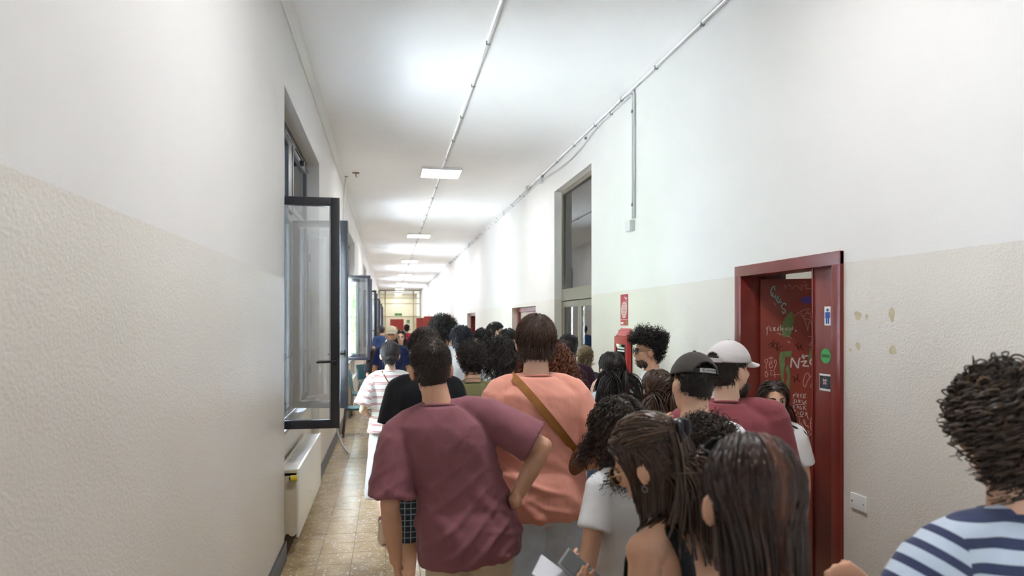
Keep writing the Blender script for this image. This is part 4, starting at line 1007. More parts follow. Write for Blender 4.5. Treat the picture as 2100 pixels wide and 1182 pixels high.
# ---------------------------------------------------------------- hair
def hair_mask(D, nape=-0.74, front=0.60, side=0.02):
    """directions on the head (n,3) -> how far inside the hair line"""
    t = np.interp(D[:,1], [-1,-0.55,-0.25,0.05,0.5,0.85,1.0], [nape,nape+0.06,-0.42,side,0.34,front-0.05,front])
    return D[:,2]-t
def scalp(D, R0):
    P = CR_C+D*R0; w = np.clip((-D[:,2]-0.12)/0.6, 0, 1)*np.clip((-D[:,1]+0.25)/0.5, 0, 1); P[:,2] -= 0.052*w; P[:,1] += 0.012*w; return P
def grow(sk, n, L, K, rg, comb='crown', crown=(0.0,-0.42,0.9), lift=0.3, grav=0.15, stiff=0.0, point=None, curl=0.0, turns=2.0, off=(0.004,0.012), jit=0.15, nape=-0.74, front=0.60, side=0.02,
         thin=None, body=True, wide=1.0, shrink=0.0, face_clear=0.0, roots=None, part=0.0, hug=0.0):
    C, R0 = CR_C, CR_R*wide
    if roots is None:
        D = rg.normal(size=(n*6, 3)); D /= np.linalg.norm(D, axis=1, keepdims=True); D = D[hair_mask(D, nape, front, side) > 0]
        if thin is not None: D = D[rg.random(len(D)) < thin(D)]
        D = D[:n]
    else: D = roots
    n = len(D); P = scalp(D, R0); Nn = D/R0; Nn /= np.linalg.norm(Nn, axis=1, keepdims=True)
    Ls = (L(D) if callable(L) else np.full(n, L))*rg.uniform(0.8, 1.12, n)
    cr = C+np.array(crown)/np.linalg.norm(crown)*R0
    g = sk.R.T@np.array([0,0,-1.0])
    def tang(v, P_):
        nn = (P_-C)/R0**2; nn /= np.linalg.norm(nn, axis=1, keepdims=True); v = v-nn*np.sum(v*nn, 1, keepdims=True); return v/(np.linalg.norm(v, axis=1, keepdims=True)+1e-9)
    def combdir(P_):
        if comb == 'crown': return tang(P_-cr, P_)
        if comb == 'point': return tang(np.array(point)-P_, P_)
        if comb == 'part':
            sx = np.sign(P_[:,0]-part); return tang(np.stack([sx*0.9, np.full(n,-0.55), np.full(n,-0.35)], 1), P_)
        if comb == 'back': return tang(np.tile(np.array([0,-1.0,-0.15]), (n,1)), P_)
        if comb == 'none': return np.zeros_like(P_)
        if comb == 'fwd': return tang(np.stack([0.25*np.ones(n), np.full(n,0.8), np.full(n,-0.35)], 1), P_)
    J = rg.normal(size=(n,3))*jit
    d = combdir(P)+Nn*lift+J; d /= np.linalg.norm(d, axis=1, keepdims=True)
    of = rg.uniform(off[0], off[1], n); pts = [P-Nn*0.003]; seg = (Ls/(K-1))[:,None]
    cols = []
    if body:
        W_ = sk.neck; bw = SW[sk.sex]*sk.broad; nk_ = 0.054 if sk.sex == 'f' else 0.062
        cols = [(W_+np.array([0,-0.005,-0.17]), np.array([bw+0.005,0.125,0.19])), (W_+np.array([0,-0.012,-0.06]), np.array([bw+0.055,0.085,0.068])), (W_+np.array([0,0,0.03]), np.array([nk_,nk_,0.10]))]
    for k in range(1, K):
        P = P+d*seg
        q = (P-C)/(R0+of[:,None]); ql = np.linalg.norm(q, axis=1); ins = ql < 1
        P[ins] = C+(q[ins]/ql[ins][:,None])*(R0+of[ins][:,None])
        if hug > 0:
            q = (P-C)/(R0+of[:,None]); ql = np.linalg.norm(q, axis=1); w_ = (hug*np.clip((P[:,2]+0.035)/0.03, 0, 1)*(ql > 1))[:,None]; P = P*(1-w_)+(C+q/ql[:,None]*(R0+of[:,None]))*w_
        for cc, cR in cols:
            B = P@sk.R.T+sk.hc; q = (B-cc)/(cR+of[:,None]*0.8); ql = np.linalg.norm(q, axis=1); i2 = (ql < 1)
            if i2.any():
                B[i2] = cc+(q[i2]/ql[i2][:,None])*(cR+of[i2][:,None]*0.8); P[i2] = (B[i2]-sk.hc)@sk.R
        if face_clear > 0:   # keep locks off the face
            f = (P[:,1] > 0.045) & (P[:,2] < 0.045); P[f,1] -= (P[f,1]-0.045)*0.8; P[f,0] += np.sign(P[f,0])*0.004
        dn = P-pts[-1]; dn /= np.linalg.norm(dn, axis=1, keepdims=True)+1e-9
        near = np.clip(1-(np.linalg.norm((P-C)/R0, axis=1)-1)*4, 0, 1)[:,None]
        d = dn*(1+stiff)+combdir(P)*0.35*near+g*grav*(0.4+k/K)+J*0.12; d /= np.linalg.norm(d, axis=1, keepdims=True)
        pts.append(P.copy())
    X = np.stack(pts, 1)
    if shrink: X[:,:,0] *= 1-shrink*np.linspace(0,1,K)[None,:]
    if curl > 0:
        T = np.gradient(X, axis=1); T /= np.linalg.norm(T, axis=2, keepdims=True)+1e-9
        ref = rg.normal(size=(n,1,3)); U = np.cross(T, np.broadcast_to(ref, T.shape)); U /= np.linalg.norm(U, axis=2, keepdims=True)+1e-9; Vv = np.cross(T, U)
        t = np.linspace(0,1,K)[None,:]; ph = rg.uniform(0, 6.28, (n,1)); tn = turns*rg.uniform(0.8,1.25,(n,1))*(Ls/np.mean(Ls))[:,None]; am = curl*rg.uniform(0.7,1.3,(n,1))*np.minimum(1, t*3.5)
        X = X+U*(am*np.cos(ph+6.283*tn*t))[:,:,None]+Vv*(am*np.sin(ph+6.283*tn*t))[:,:,None]
    return X
def tubes(X, r0, rg, tip=0.25, sides=3, flat=1.0, group_shade=None):
    n, K, _ = X.shape; T = np.gradient(X, axis=1); T /= np.linalg.norm(T, axis=2, keepdims=True)+1e-9
    out = X-X.mean((0,1)); U = np.cross(T, np.broadcast_to(out/(np.linalg.norm(out, axis=2, keepdims=True)+1e-9), T.shape)+rg.normal(size=(n,1,3))*0.2); U /= np.linalg.norm(U, axis=2, keepdims=True)+1e-9; Vv = np.cross(T, U)
    t = np.linspace(0,1,K); prof = (1-(1-tip)*t**2.5); prof[0] *= 0.7; r = r0*rg.uniform(0.7,1.3,(n,1))*prof[None,:]
    rings = [X+U*(r*flat*math.cos(a))[:,:,None]+Vv*(r*math.sin(a))[:,:,None] for a in 2*np.pi*np.arange(sides)/sides]
    V = np.stack(rings, 2).reshape(-1,3)
    base = (np.arange(n)*K*sides)[:,None,None]; i = (np.arange(K-1)*sides)[None,:,None]; k = np.arange(sides)[None,None,:]; k2 = (k+1)%sides
    F = np.stack(np.broadcast_arrays(base+i+k, base+i+k2, base+i+sides+k2, base+i+sides+k), -1).reshape(-1,4)
    sh = np.clip(rg.normal(0.42, 0.24, n), 0, 1) if group_shade is None else group_shade
    return V, F, np.repeat(sh, K*sides)
def shell(thick, nape, front, side, wide=1.0, lump=0.0, bald=None, nu=44, nv=30):
    V, F = ellipsoid((0,0,0), (1,1,1), nu, nv); m = hair_mask(V, nape, front, side)
    if bald is not None: m = np.where(bald(V), -1, m)
    keep = m > -0.02; Fq = [f for f in F if all(keep[list(f)])]
    th = thick*np.clip(m*5+0.15, 0.1, 1)
    if lump: th = th+lump*np.clip(m*4, 0, 1)*(np.sin(V[:,0]*9+1)*np.sin(V[:,1]*8)*np.sin(V[:,2]*9+2))
    W_ = scalp(V, CR_R*wide+th[:,None]); return W_, Fq
def hair_obj(sk, root, pieces, mat, name='hair'):
    """pieces: list of (V head-local, F quads/tri list, shade)"""
    Vs, Fs, Sh, o = [], [], [], 0
    for V, F, s in pieces:
        V = np.asarray(V)@sk.R.T+sk.hc; Vs.append(V); F4 = np.array([list(f)+[f[2]]*(4-len(f)) if len(f) < 4 else f for f in F]) if not isinstance(F, np.ndarray) else F
        Fs.append((F4, o)); Sh.append(np.broadcast_to(s, (len(V),))); o += len(V)
    V = np.vstack(Vs)
    quads = np.vstack([F+o_ for F, o_ in Fs]); tri = quads[:,2] == quads[:,3]
    me = bpy.data.meshes.new(name)
    Q, T3 = quads[~tri], quads[tri][:,:3]
    loops = np.r_[Q.ravel(), T3.ravel()].astype(np.int32)
    me.vertices.add(len(V)); me.vertices.foreach_set('co', V.astype(np.float32).ravel()); me.loops.add(len(loops)); me.loops.foreach_set('vertex_index', loops)
    me.polygons.add(len(Q)+len(T3)); me.polygons.foreach_set('loop_start', np.r_[np.arange(len(Q))*4, len(Q)*4+np.arange(len(T3))*3].astype(np.int32)); me.update(calc_edges=True)
    at_ = me.attributes.new('shade', 'FLOAT', 'POINT'); at_.data.foreach_set('value', np.concatenate(Sh).astype(np.float32))
    return link(name, me, mat, root, True)

def topside(top, side_, back=None, z0=0.15, z1=0.7):
    back = side_ if back is None else back
    def f(D):
        w = np.clip((D[:,2]-z0)/(z1-z0), 0, 1); w = w*w*(3-2*w); b = np.clip(-D[:,1], 0, 1); return (side_*(1-b)+back*b)*(1-w)+top*w
    return f

# ---------------------------------------------------------------- clothes
def folds(V, Nn, rg, amp, zmid=1.1, seed_dirs=None):
    W_ = V+0.02*np.stack([np.sin(V[:,2]*17+1), np.sin(V[:,0]*15+V[:,2]*9), np.sin(V[:,0]*13+2)], 1)
    tot = np.zeros(len(V))
    for i in range(7):
        d = rg.normal(size=3)*np.array([1,0.6,0.75]); d /= np.linalg.norm(d); lam = rg.uniform(0.07, 0.17); ph = rg.uniform(0, 6.28)
        s = np.sin(2*np.pi*(W_@d)/lam+ph+0.8*np.sin(W_[:,2]*rg.uniform(6,14)+ph)); tot += np.maximum(0, s-0.25)**1.5*rg.uniform(0.5,1.0)*np.clip(0.3+np.sin(W_@rg.normal(size=3)*7+i), 0, 1)
    msk = np.clip((zmid+0.22-V[:,2])/0.3, 0.25, 1.0)
    return V+Nn*(tot*amp*msk)[:,None]

def add_run(me, V, sk, sleeve):
    """stripe coordinate per face corner: height on the trunk, distance along the arm on the sleeves; cut cleanly at the armhole seams"""
    bm = bmesh.new(); bm.from_mesh(me)
    for k in (-1, 1):
        bmesh.ops.bisect_plane(bm, geom=bm.verts[:]+bm.edges[:]+bm.faces[:], plane_co=Vector(sk.sh[k]+np.array([k*0.002,0,0])), plane_no=Vector((k,0,0.12)), dist=1e-5)
    bm.to_mesh(me); bm.free(); me.update()
    n = len(me.vertices); co = np.zeros(n*3, np.float32); me.vertices.foreach_get('co', co); co = co.reshape(-1,3)
    nl = len(me.loops); lv = np.zeros(nl, np.int32); me.loops.foreach_get('vertex_index', lv)
    npoly = len(me.polygons); ls = np.zeros(npoly, np.int32); lt = np.zeros(npoly, np.int32); me.polygons.foreach_get('loop_start', ls); me.polygons.foreach_get('loop_total', lt)
    fc = np.zeros(npoly*3, np.float32); me.polygons.foreach_get('center', fc); fc = fc.reshape(-1,3); pol = np.repeat(np.arange(npoly), lt)
    run = co[lv,2].copy()
    for k in (-1, 1):
        S0, E0 = sk.sh[k], sk.arm[k]['el']; d = nrm(E0-S0); pn = nrm([k,0,0.12]); side = ((fc-(S0+np.array([k*0.002,0,0])))@pn > 0) & (fc[:,2] > E0[2]-0.06)
        m = side[pol]; run[m] = 1.372-(co[lv[m]]-S0)@d
    a = me.attributes.new('run', 'FLOAT', 'CORNER'); a.data.foreach_set('value', run.astype(np.float32))

def tshirt(sk, root, mat, v=0.011, rg=None, hem=0.84, fit=0.6, sleeve=0.72, sl_r=(0.068,0.078), amp=0.006, name='tshirt', ease=0.014, collar=True, hemtilt=0.0, run=False, tank=False, long_to=None, over=True):
    zs = np.r_[hem, np.linspace(hem+0.02, 1.40, 15), 1.43, 1.455, 1.478] if not tank else np.r_[hem, np.linspace(hem+0.02, 1.31, 14)]
    secs = interp_secs(TORSO[sk.sex], zs); mxw = max(s[1] for s in TORSO[sk.sex] if s[0] > 1.2); mxd = max(s[2] for s in TORSO[sk.sex] if s[0] > 1.1)
    out = []
    for z, hw, hd, yo in secs:
        if z < 1.30:
            f = fit*min(1, (1.30-z)/0.15); hw = max(hw, hw*(1-f)+(mxw+0.004)*f); hd = max(hd, hd*(1-f)+(mxd+0.006)*f)
        if z < 1.06 and over: hw += 0.016*min(1, (1.06-z)/0.06); hd += 0.020*min(1, (1.06-z)/0.06)
        out.append((z, hw, hd, yo))
    P = [ring_loft(sk.torso(out, ease), 40)]
    for k in (-1, 1):
        S0, E0 = sk.sh[k], sk.arm[k]['el']; nb = sk.neck+np.array([k*0.045,-0.012,-0.005])
        if tank:
            q = lambda x, y, z: np.array([k*x+sk.spine(z)[0], y+sk.spine(z)[1], z])
            P.append(loft([q(.098,-.10,1.25), q(.095,-.105,1.32), q(.088,-.092,1.39), q(.082,-.055,1.448), q(.082,-.005,1.462), q(.086,.045,1.43), q(.095,.085,1.36), q(.10,.095,1.28)], [.030,.027,.025,.024,.024,.024,.027,.03], [.012]*8, 14, up=(1,0,0))); continue
        P.append(loft([nb, nb+(S0-nb)*0.55+np.array([0,0,0.006]), S0], [.034,.050,.060], [.040,.056,.062], 16, dome=True))
        d = E0-S0; p1 = S0+d*sleeve
        pts = [S0-np.array([k*0.03,0,0]), S0+d*0.08, S0+d*0.35, p1]; ra = [0.058, sl_r[0], (sl_r[0]+sl_r[1])/2, sl_r[1]]
        if long_to:
            W0 = sk.arm[k]['wr']; q = E0+(W0-E0)*long_to; pts = [S0-np.array([k*0.03,0,0]), S0+d*0.08, S0+d*0.5, E0, E0+(q-E0)*0.5, q]; ra = [0.058, sl_r[0], sl_r[0]*0.95, sl_r[0]*0.85, sl_r[1]*0.75, sl_r[1]*0.65]
        P.append(loft(pts, ra, ra, 20))
    V, F = voxel(P, v, 2)
    if rg is None: rg = np.random.default_rng(1)
    V = folds(V, vnormals(V, F), rg, amp); V = relax(V, F, 1)
    if hemtilt:
        w = np.clip((1.05-V[:,2])/0.2, 0, 1); V[:,2] += w*hemtilt*(V[:,0]-sk.hip[0])
    me = np_mesh(name, V, F)
    if run: add_run(me, V, sk, sleeve)
    o = link(name, me, mat, root, True)
    if collar:
        nk = (0.066 if sk.sex == 'm' else 0.060); c = sk.neck+np.array([0,-0.002,0.004]); t = np.linspace(0, 2*np.pi, 37)
        ring = [c+np.array([nk*1.06*math.cos(a), nk*1.06*math.sin(a)+0.002, -0.016*math.sin(a)+0.002]) for a in t]
        VV, FF = loft(ring, 0.006, 0.011, 8, up=(0,0,1)); np_ = MB(); np_.add(VV, FF); cm = np_.build('collar', mat, o, True)
        if run:
            a = cm.data.attributes.new('run', 'FLOAT', 'POINT'); a.data.foreach_set('value', np.full(len(cm.data.vertices), 0.001, np.float32))
    return o, (V, F)

def trousers(sk, root, mat, v=0.013, rg=None, top=1.0, ease=0.016, leg_r=(0.098,0.075,0.072), end=0.06, amp=0.005, name='trousers', wide=1.0):
    zs = np.linspace(0.82, top, 8); P = [ring_loft(sk.torso(interp_secs(TORSO[sk.sex], zs), ease), 36)] if not sk.sit else []
    for k in (-1, 1):
        L = sk.leg[k]; H_, K_, A_ = L['hip'], L['knee'], L['ank']
        if end < 0.3: pts = [H_+np.array([0,0,0.05]), H_+(K_-H_)*0.2, H_+(K_-H_)*0.65, K_, K_+(A_-K_)*0.4, K_+(A_-K_)*(1.0 if end < 0.08 else 0.85)]; ra = np.array([leg_r[0], leg_r[0], (leg_r[0]+leg_r[1])/2, leg_r[1], leg_r[1]*0.5+leg_r[2]*0.5, leg_r[2]])*wide
        else:
            f = (0.90-end)/(0.90-0.49); pts = [H_+np.array([0,0,0.05]), H_+(K_-H_)*0.25, H_+(K_-H_)*0.6, H_+(K_-H_)*f]; ra = np.array([leg_r[0]]*3+[leg_r[0]*0.98])*wide
        P.append(loft(pts, ra, ra*1.06, 18))
    if sk.sit: P.append(ellipsoid((sk.hip[0], sk.hip[1], 0.90), (0.17,0.14,0.12)))
    V, F = voxel(P, v, 2); V = folds(V, vnormals(V, F), rg or np.random.default_rng(3), amp, 1.6); V = relax(V, F, 1)
    return link(name, np_mesh(name, V, F), mat, root, True)

def skirt(sk, root, mat, end=0.32, v=0.014, flare=0.24, top=1.02):
    secs = [(sk.hip[0], sk.hip[1]-0.005, z, w, w*0.8) for z, w in ((end, flare), (0.5, flare*0.93), (0.7, flare*0.85), (0.86, 0.195), (0.95, 0.18), (top, 0.155))]
    V, F = voxel([ring_loft(secs[:], 40, 2.1)], v, 2); rg = np.random.default_rng(5)
    a = np.arctan2(V[:,1], V[:,0]); V[:,:2] += (V[:,:2])*(0.05*np.sin(a*9+np.sin(V[:,2]*6)*1.2)*np.clip((0.85-V[:,2])/0.4, 0, 1))[:,None]
    return link('skirt', np_mesh('skirt', V, F), mat, root, True)

def shoe(sk, root, k, mat, solemat):
    L = sk.leg[k]; A_ = L['ank']; f = nrm(L['toe']); up = np.array([0,0,1.0]); s_ = nrm(np.cross(f, up)); u = np.cross(s_, f)
    c = lambda a, z: A_+f*a+u*(z-0.085)
    P = [loft([c(-0.055,0.045), c(-0.02,0.055), c(0.05,0.055), c(0.12,0.04), c(0.17,0.034)], [.034,.042,.044,.046,.036], [.038,.05,.045,.03,.022], 16, up=s_, dome=True), loft([c(-0.005,0.05), c(-0.005,0.11)], [.045,.042], [.042,.04], 14)]
    V, F = voxel(P, 0.009, 2); o = link('shoe', np_mesh('shoe', V, F), mat, root, True)
    m = MB(); m.add(*loft([c(-0.075,0.012), c(-0.05,0.012), c(0.05,0.012), c(0.13,0.012), c(0.185,0.014), c(0.20,0.018)], [.022,.04,.043,.050,.036,.018], [.012]*6, 14, up=s_)); m.build('sole', solemat, o, True)

def strap_loop(shirt_VF, sk, root, p_top, p_low, width, mat, name='strap', thick=0.004, off=0.004, arc=None):
    V, F = shirt_VF; bv = BVHTree.FromPolygons(V.tolist(), F.tolist())
    a, b = np.array(p_top, float), np.array(p_low, float); c = (a+b)/2; u = nrm(b-a); fw = np.array([0,1.0,0]); w = nrm(fw-u*np.dot(fw, u)); nn = np.cross(u, w)
    pts = []
    for t in np.linspace(0, 2*math.pi, 61)[:-1]:
        d = u*math.cos(t)+w*math.sin(t); st = c+d*0.7; hit = bv.ray_cast(Vector(st), Vector(-d))
        if hit[0] is not None: pts.append(np.array(hit[0])+d*off)
        else: pts.append(None)
    good = [p for p in pts if p is not None]
    P = np.array(good)
    for _ in range(2): P = 0.25*np.roll(P,1,0)+0.5*P+0.25*np.roll(P,-1,0)
    n = len(P); rad = P-c; rad -= np.outer(rad@nn, nn); rad /= np.linalg.norm(rad, axis=1, keepdims=True)
    VV = np.stack([P+nn*width/2, P-nn*width/2, P-nn*width/2+rad*thick, P+nn*width/2+rad*thick], 1).reshape(-1,3); FF = []
    for i in range(n):
        j = (i+1)%n
        for k in range(4): FF.append((i*4+k, i*4+(k+1)%4, j*4+(k+1)%4, j*4+k))
    m = MB(); m.add(VV, FF); return m.build(name, mat, root, 'auto')

# ---------------------------------------------------------------- faces, glasses, caps
M_EYEW = simple('eye_white', lin(225,220,215), 0.25, 0.5); M_IRIS = simple('dark_brown_iris', lin(40,24,16), 0.2, 0.5); M_LIP = simple('lips', lin(176,104,96), 0.5); M_BROW = simple('eyebrow_dark', lin(38,28,24), 0.7)
def hloc(sk, VF): return (np.asarray(VF[0])@sk.R.T+sk.hc, VF[1])
def face_parts(sk, root, lips=True, browm=None, eyes=(-1, 1)):
    for k in eyes:
        m = MB(); m.add(*hloc(sk, ellipsoid((k*0.031,0.077,0.002), (0.015,0.0105,0.0095), 14, 8))); e = m.build('eye', M_EYEW, root, True)
        m = MB(); m.add(*hloc(sk, ellipsoid((k*0.031,0.0845,0.002), (0.0065,0.0045,0.0065), 12, 8))); m.build('iris', M_IRIS, e, True)
        m = MB(); m.add(*hloc(sk, loft([(k*0.013,0.0905,0.020), (k*0.03,0.090,0.025), (k*0.05,0.078,0.021)], [0.003,0.0045,0.002], [0.003,0.0045,0.002], 8))); m.build('eyebrow', browm or M_BROW, root, True)
        m = MB(); m.add(*hloc(sk, loft([(k*0.015,0.086,0.006), (k*0.031,0.0895,0.012), (k*0.047,0.080,0.007)], 0.0022, 0.0022, 6))); m.build('eyelid', M_BROW, root, True)
    if lips:
        m = MB(); m.add(*hloc(sk, ellipsoid((0,0.0885,-0.0665), (0.022,0.009,0.0085), 16, 8))); m.build('mouth', M_LIP, root, True)
def glasses(sk, root, frame, lens, rr=(0.024,0.020), name='glasses', y=0.098, z=0.0, solid=False):
    e = None
    for k in (-1, 1):
        t = np.linspace(0, 2*np.pi, 25); ring = [(k*0.032+rr[0]*math.cos(a), y-0.006*abs(math.cos(a))*0, z+rr[1]*math.sin(a)) for a in t]
        m = MB(); m.add(*hloc(sk, loft(ring, 0.0011, 0.0011, 6)))
        m.add(*hloc(sk, loft([(k*(0.032+rr[0]),y,z+0.006), (k*0.076,y-0.03,z+0.006), (k*0.082,-0.004,z+0.006), (k*0.082,-0.02,z-0.008)], 0.0013, 0.002, 6)))
        if k == 1: m.add(*hloc(sk, loft([(-0.009,y,z+0.006),(0,y+0.003,z+0.009),(0.009,y,z+0.006)], 0.0016, 0.0016, 6)))
        if e is None: e = m.build(name, frame, root, True); e1 = e
        else: e1 = m.build('rim', frame, e, True)
        m = MB(); m.add(*hloc(sk, ellipsoid((k*0.032,y,z), (rr[0],0.0012,rr[1]), 20, 8))); m.build('lens', lens, e, True)
    return e
def cap(sk, root, mat, arch=True, brimmat=None, strapmat=None, tilt=0.0, scale=1.0, label_text=None, base=0.16):
    """baseball cap worn peak forward; arch = strap opening at the back"""
    M = Rm(0, tilt, 0); nu, nv = 56, 24; R0 = (CR_R+np.array([0.011,0.011,0.016]))*scale; V, F = [], []
    Z0 = base
    for j in range(nv+1):
        ph = (math.pi/2-math.asin(Z0))*(1-j/nv)+0.0; zz = math.cos(ph); rr_ = math.sin(ph)
        for i in range(nu):
            a = 2*math.pi*i/nu; V.append((rr_*math.cos(a)*R0[0]*(1+0.02*(zz<0.5)), rr_*math.sin(a)*R0[1], zz*R0[2]))
    V = np.array(V)
    ang = np.tile(2*np.pi*np.arange(nu)/nu, nv+1); zz = V[:,2]/R0[2]
    da = np.abs((ang-1.5*np.pi+np.pi)%(2*np.pi)-np.pi)
    hole = (da < 0.62) & (zz < Z0+0.42*np.sqrt(np.clip(1-(da/0.62)**2, 0, 1))) if arch else np.zeros(len(V), bool)
    for j in range(nv):
        for i in range(nu):
            q = (j*nu+i, j*nu+(i+1)%nu, (j+1)*nu+(i+1)%nu, (j+1)*nu+i)
            if not hole[list(q)].all(): F.append(q)
    place = lambda A: (np.asarray(A)@M.T+CR_C)@sk.R.T+sk.hc
    m = MB(); m.add(place(V), F); me_o = m.build('cap', mat, root, True)
    md = me_o.modifiers.new('thickness', 'SOLIDIFY'); md.thickness = 0.003; md.offset = 1.0
    b = MB(); b.add(place(ellipsoid((0,-0.004,R0[2]+0.004), (0.008,0.008,0.005), 12, 8)[0]), ellipsoid((0,0,0),(1,1,1),12,8)[1]); b.build('button', mat, me_o, True)
    # peak
    nb = 20; P1, P2 = [], []
    for i in range(nb+1):
        a = math.pi*(0.13+0.74*i/nb); x, y = math.cos(a)*R0[0]*0.98, math.sin(a)*R0[1]*0.98; L = 0.072*math.sin(math.pi*(i/nb))**0.6
        dr = -0.02*(abs(x)/0.08)**2; P1.append((x, y, Z0*R0[2]+0.002)); P2.append((x*1.04, y+L, Z0*R0[2]+dr-0.012*(L/0.07)))
    n = nb+1; A = np.array(P1+P2); B_ = A+np.array([0,0,0.005]); Vb = np.vstack([A, B_]); Fb = []
    for i in range(nb):
        Fb += [(i, i+1, n+i+1, n+i), (2*n+i, 3*n+i, 3*n+i+1, 2*n+i+1), (n+i, n+i+1, 3*n+i+1, 3*n+i), (i, 2*n+i, 2*n+i+1, i+1)]
    b = MB(); b.add(place(Vb), Fb); b.build('peak', brimmat or mat, me_o, 'auto')
    if arch:
        t = np.linspace(1.5*np.pi-0.66, 1.5*np.pi+0.66, 22); z0 = Z0*R0[2]
        ringp = [np.array([math.cos(a)*(R0[0]+0.001), math.sin(a)*(R0[1]+0.001)]) for a in t]
        Vb = np.vstack([[(p[0],p[1],z0-0.002),(p[0],p[1],z0+0.017),(p[0]*1.025,p[1]*1.025,z0+0.017),(p[0]*1.025,p[1]*1.025,z0-0.002)] for p in ringp]); Fb = []
        for i in range(len(t)-1):
            for k in range(4): Fb.append((i*4+k, i*4+(k+1)%4, (i+1)*4+(k+1)%4, (i+1)*4+k))
        b = MB(); b.add(place(Vb), Fb); b.build('back_strap', strapmat or mat, me_o, 'auto')
        ar = []
        for a in np.linspace(-0.62, 0.62, 25):
            zz_ = Z0+0.42*math.sqrt(max(0, 1-(a/0.62)**2)); rr_ = math.sqrt(max(0,1-zz_**2)); aa = 1.5*np.pi+a; ar.append((rr_*math.cos(aa)*R0[0]*1.02, rr_*math.sin(aa)*R0[1]*1.02, zz_*R0[2]))
        b = MB(); VV, FF = loft(ar, 0.004, 0.003, 8); b.add(place(VV), FF); b.build('arch_binding', strapmat or mat, me_o, True)
        if label_text:
            t = np.linspace(1.5*np.pi-0.40, 1.5*np.pi+0.36, 14); Vb = []
            for a in t:
                p = np.array([math.cos(a)*(R0[0]+0.005), math.sin(a)*(R0[1]+0.005)]); Vb += [(p[0],p[1],z0-0.001),(p[0],p[1],z0+0.017)]
            b = MB(); b.add(place(np.array(Vb)), [(2*i,2*i+1,2*i+3,2*i+2) for i in range(len(t)-1)]); lo = b.build('strap_label', simple('pale_grey_woven_label', lin(176,174,170), 0.7), me_o); 
            yb = -(R0[1]+0.0065); pos = place(np.array([[0.0,yb,z0+0.008]]))[0]; RR = sk.R@M
            eul = (Matrix(RR.tolist())@Matrix.Rotation(math.pi/2, 3, 'X')).to_euler()
            M_TH = simple('dark_thread', lin(60,58,56), 0.8); pos2 = place(np.array([[-0.024,yb+0.0035,z0+0.008]]))[0]; text_mesh('strap_lettering', 'C', 0.017, M_TH, me_o, Vector(pos2), eul, 0.0005)
            b = MB()
            for q_, (w_, h_) in enumerate(((.0035,.005),(.0035,.006),(.003,.005),(.003,.008),(.004,.005),(.003,.005),(.0035,.008))):
                xx = -0.013+q_*0.0062; yq = yb+xx*xx*6-0.0004; b.add(place(np.array([(xx,yq,z0+.0045),(xx+w_,yq,z0+.0045),(xx+w_,yq,z0+.0045+h_),(xx,yq,z0+.0045+h_)])), [(0,1,2,3)])
            oo = b.build('strap_lettering', M_TH, me_o); oo['kind'] = 'stuff'
    return me_o

# ---------------------------------------------------------------- the whole figure
PEOPLE = {}
def figure(label, px, d, h, face=0.0, skinc=(214,168,140), lod=1, bare_legs=None, hands=True, ears=True, seed=0, headpy=None, group=None, dx=0.0, **kw):
    """returns (root, skeleton, rng). lod 0 near .. 2 far"""
    sk = Skel(**kw); s = h/1.775
    x, y, _ = at(px, 658, d); c, sn = math.cos(math.radians(face)), math.sin(math.radians(face))
    hx, hy = sk.hc[0]*s, (sk.hc[1]-0.02)*s
    root = empty('person', (x-(c*hx-sn*hy)+dx, y-(sn*hx+c*hy), 0.0), math.radians(face)); root.scale = (s, s, s)
    tag(root, label, 'person', group or 'people standing in the corridor')
    v = (0.0062, 0.0095, 0.015)[lod]; rg = np.random.default_rng(100+seed)
    covered = lambda z, hw, hd, yo: (z, hw, hd, yo)
    P = [ring_loft(sk.torso(TORSO[sk.sex], -0.004), 32)]+head_parts(sk, ears)
    for k in (-1, 1):
        P += arm_parts(sk, k)
        nb = sk.neck+np.array([k*0.04,-0.012,-0.01]); P.append(loft([nb, nb+(sk.sh[k]-nb)*0.55+np.array([0,0,0.0]), sk.sh[k]], [.028,.040,.050], [.034,.046,.052], 14, dome=True))
        a = sk.arm[k]; hd_ = nrm(a['wr']-a['el'])
        if hands: P += hand_parts(a['wr'], np.array(a.get('hd', hd_), float), np.array(a.get('pn', (-k,0.15,0)), float), np.array(a.get('th', (0,1,0)), float), a.get('curl', 22), r=1.0 if lod == 0 else 1.12)
        else: P.append(ellipsoid(a['wr']+hd_*0.06, (0.035,0.035,0.08)))
        P += leg_parts(sk, k, thin=1.0 if bare_legs else 0.7)
    V, F = voxel(P, v, 2)
    link('body', np_mesh('body', V, F), skin(skinc), root, True)
    return root, sk, rg
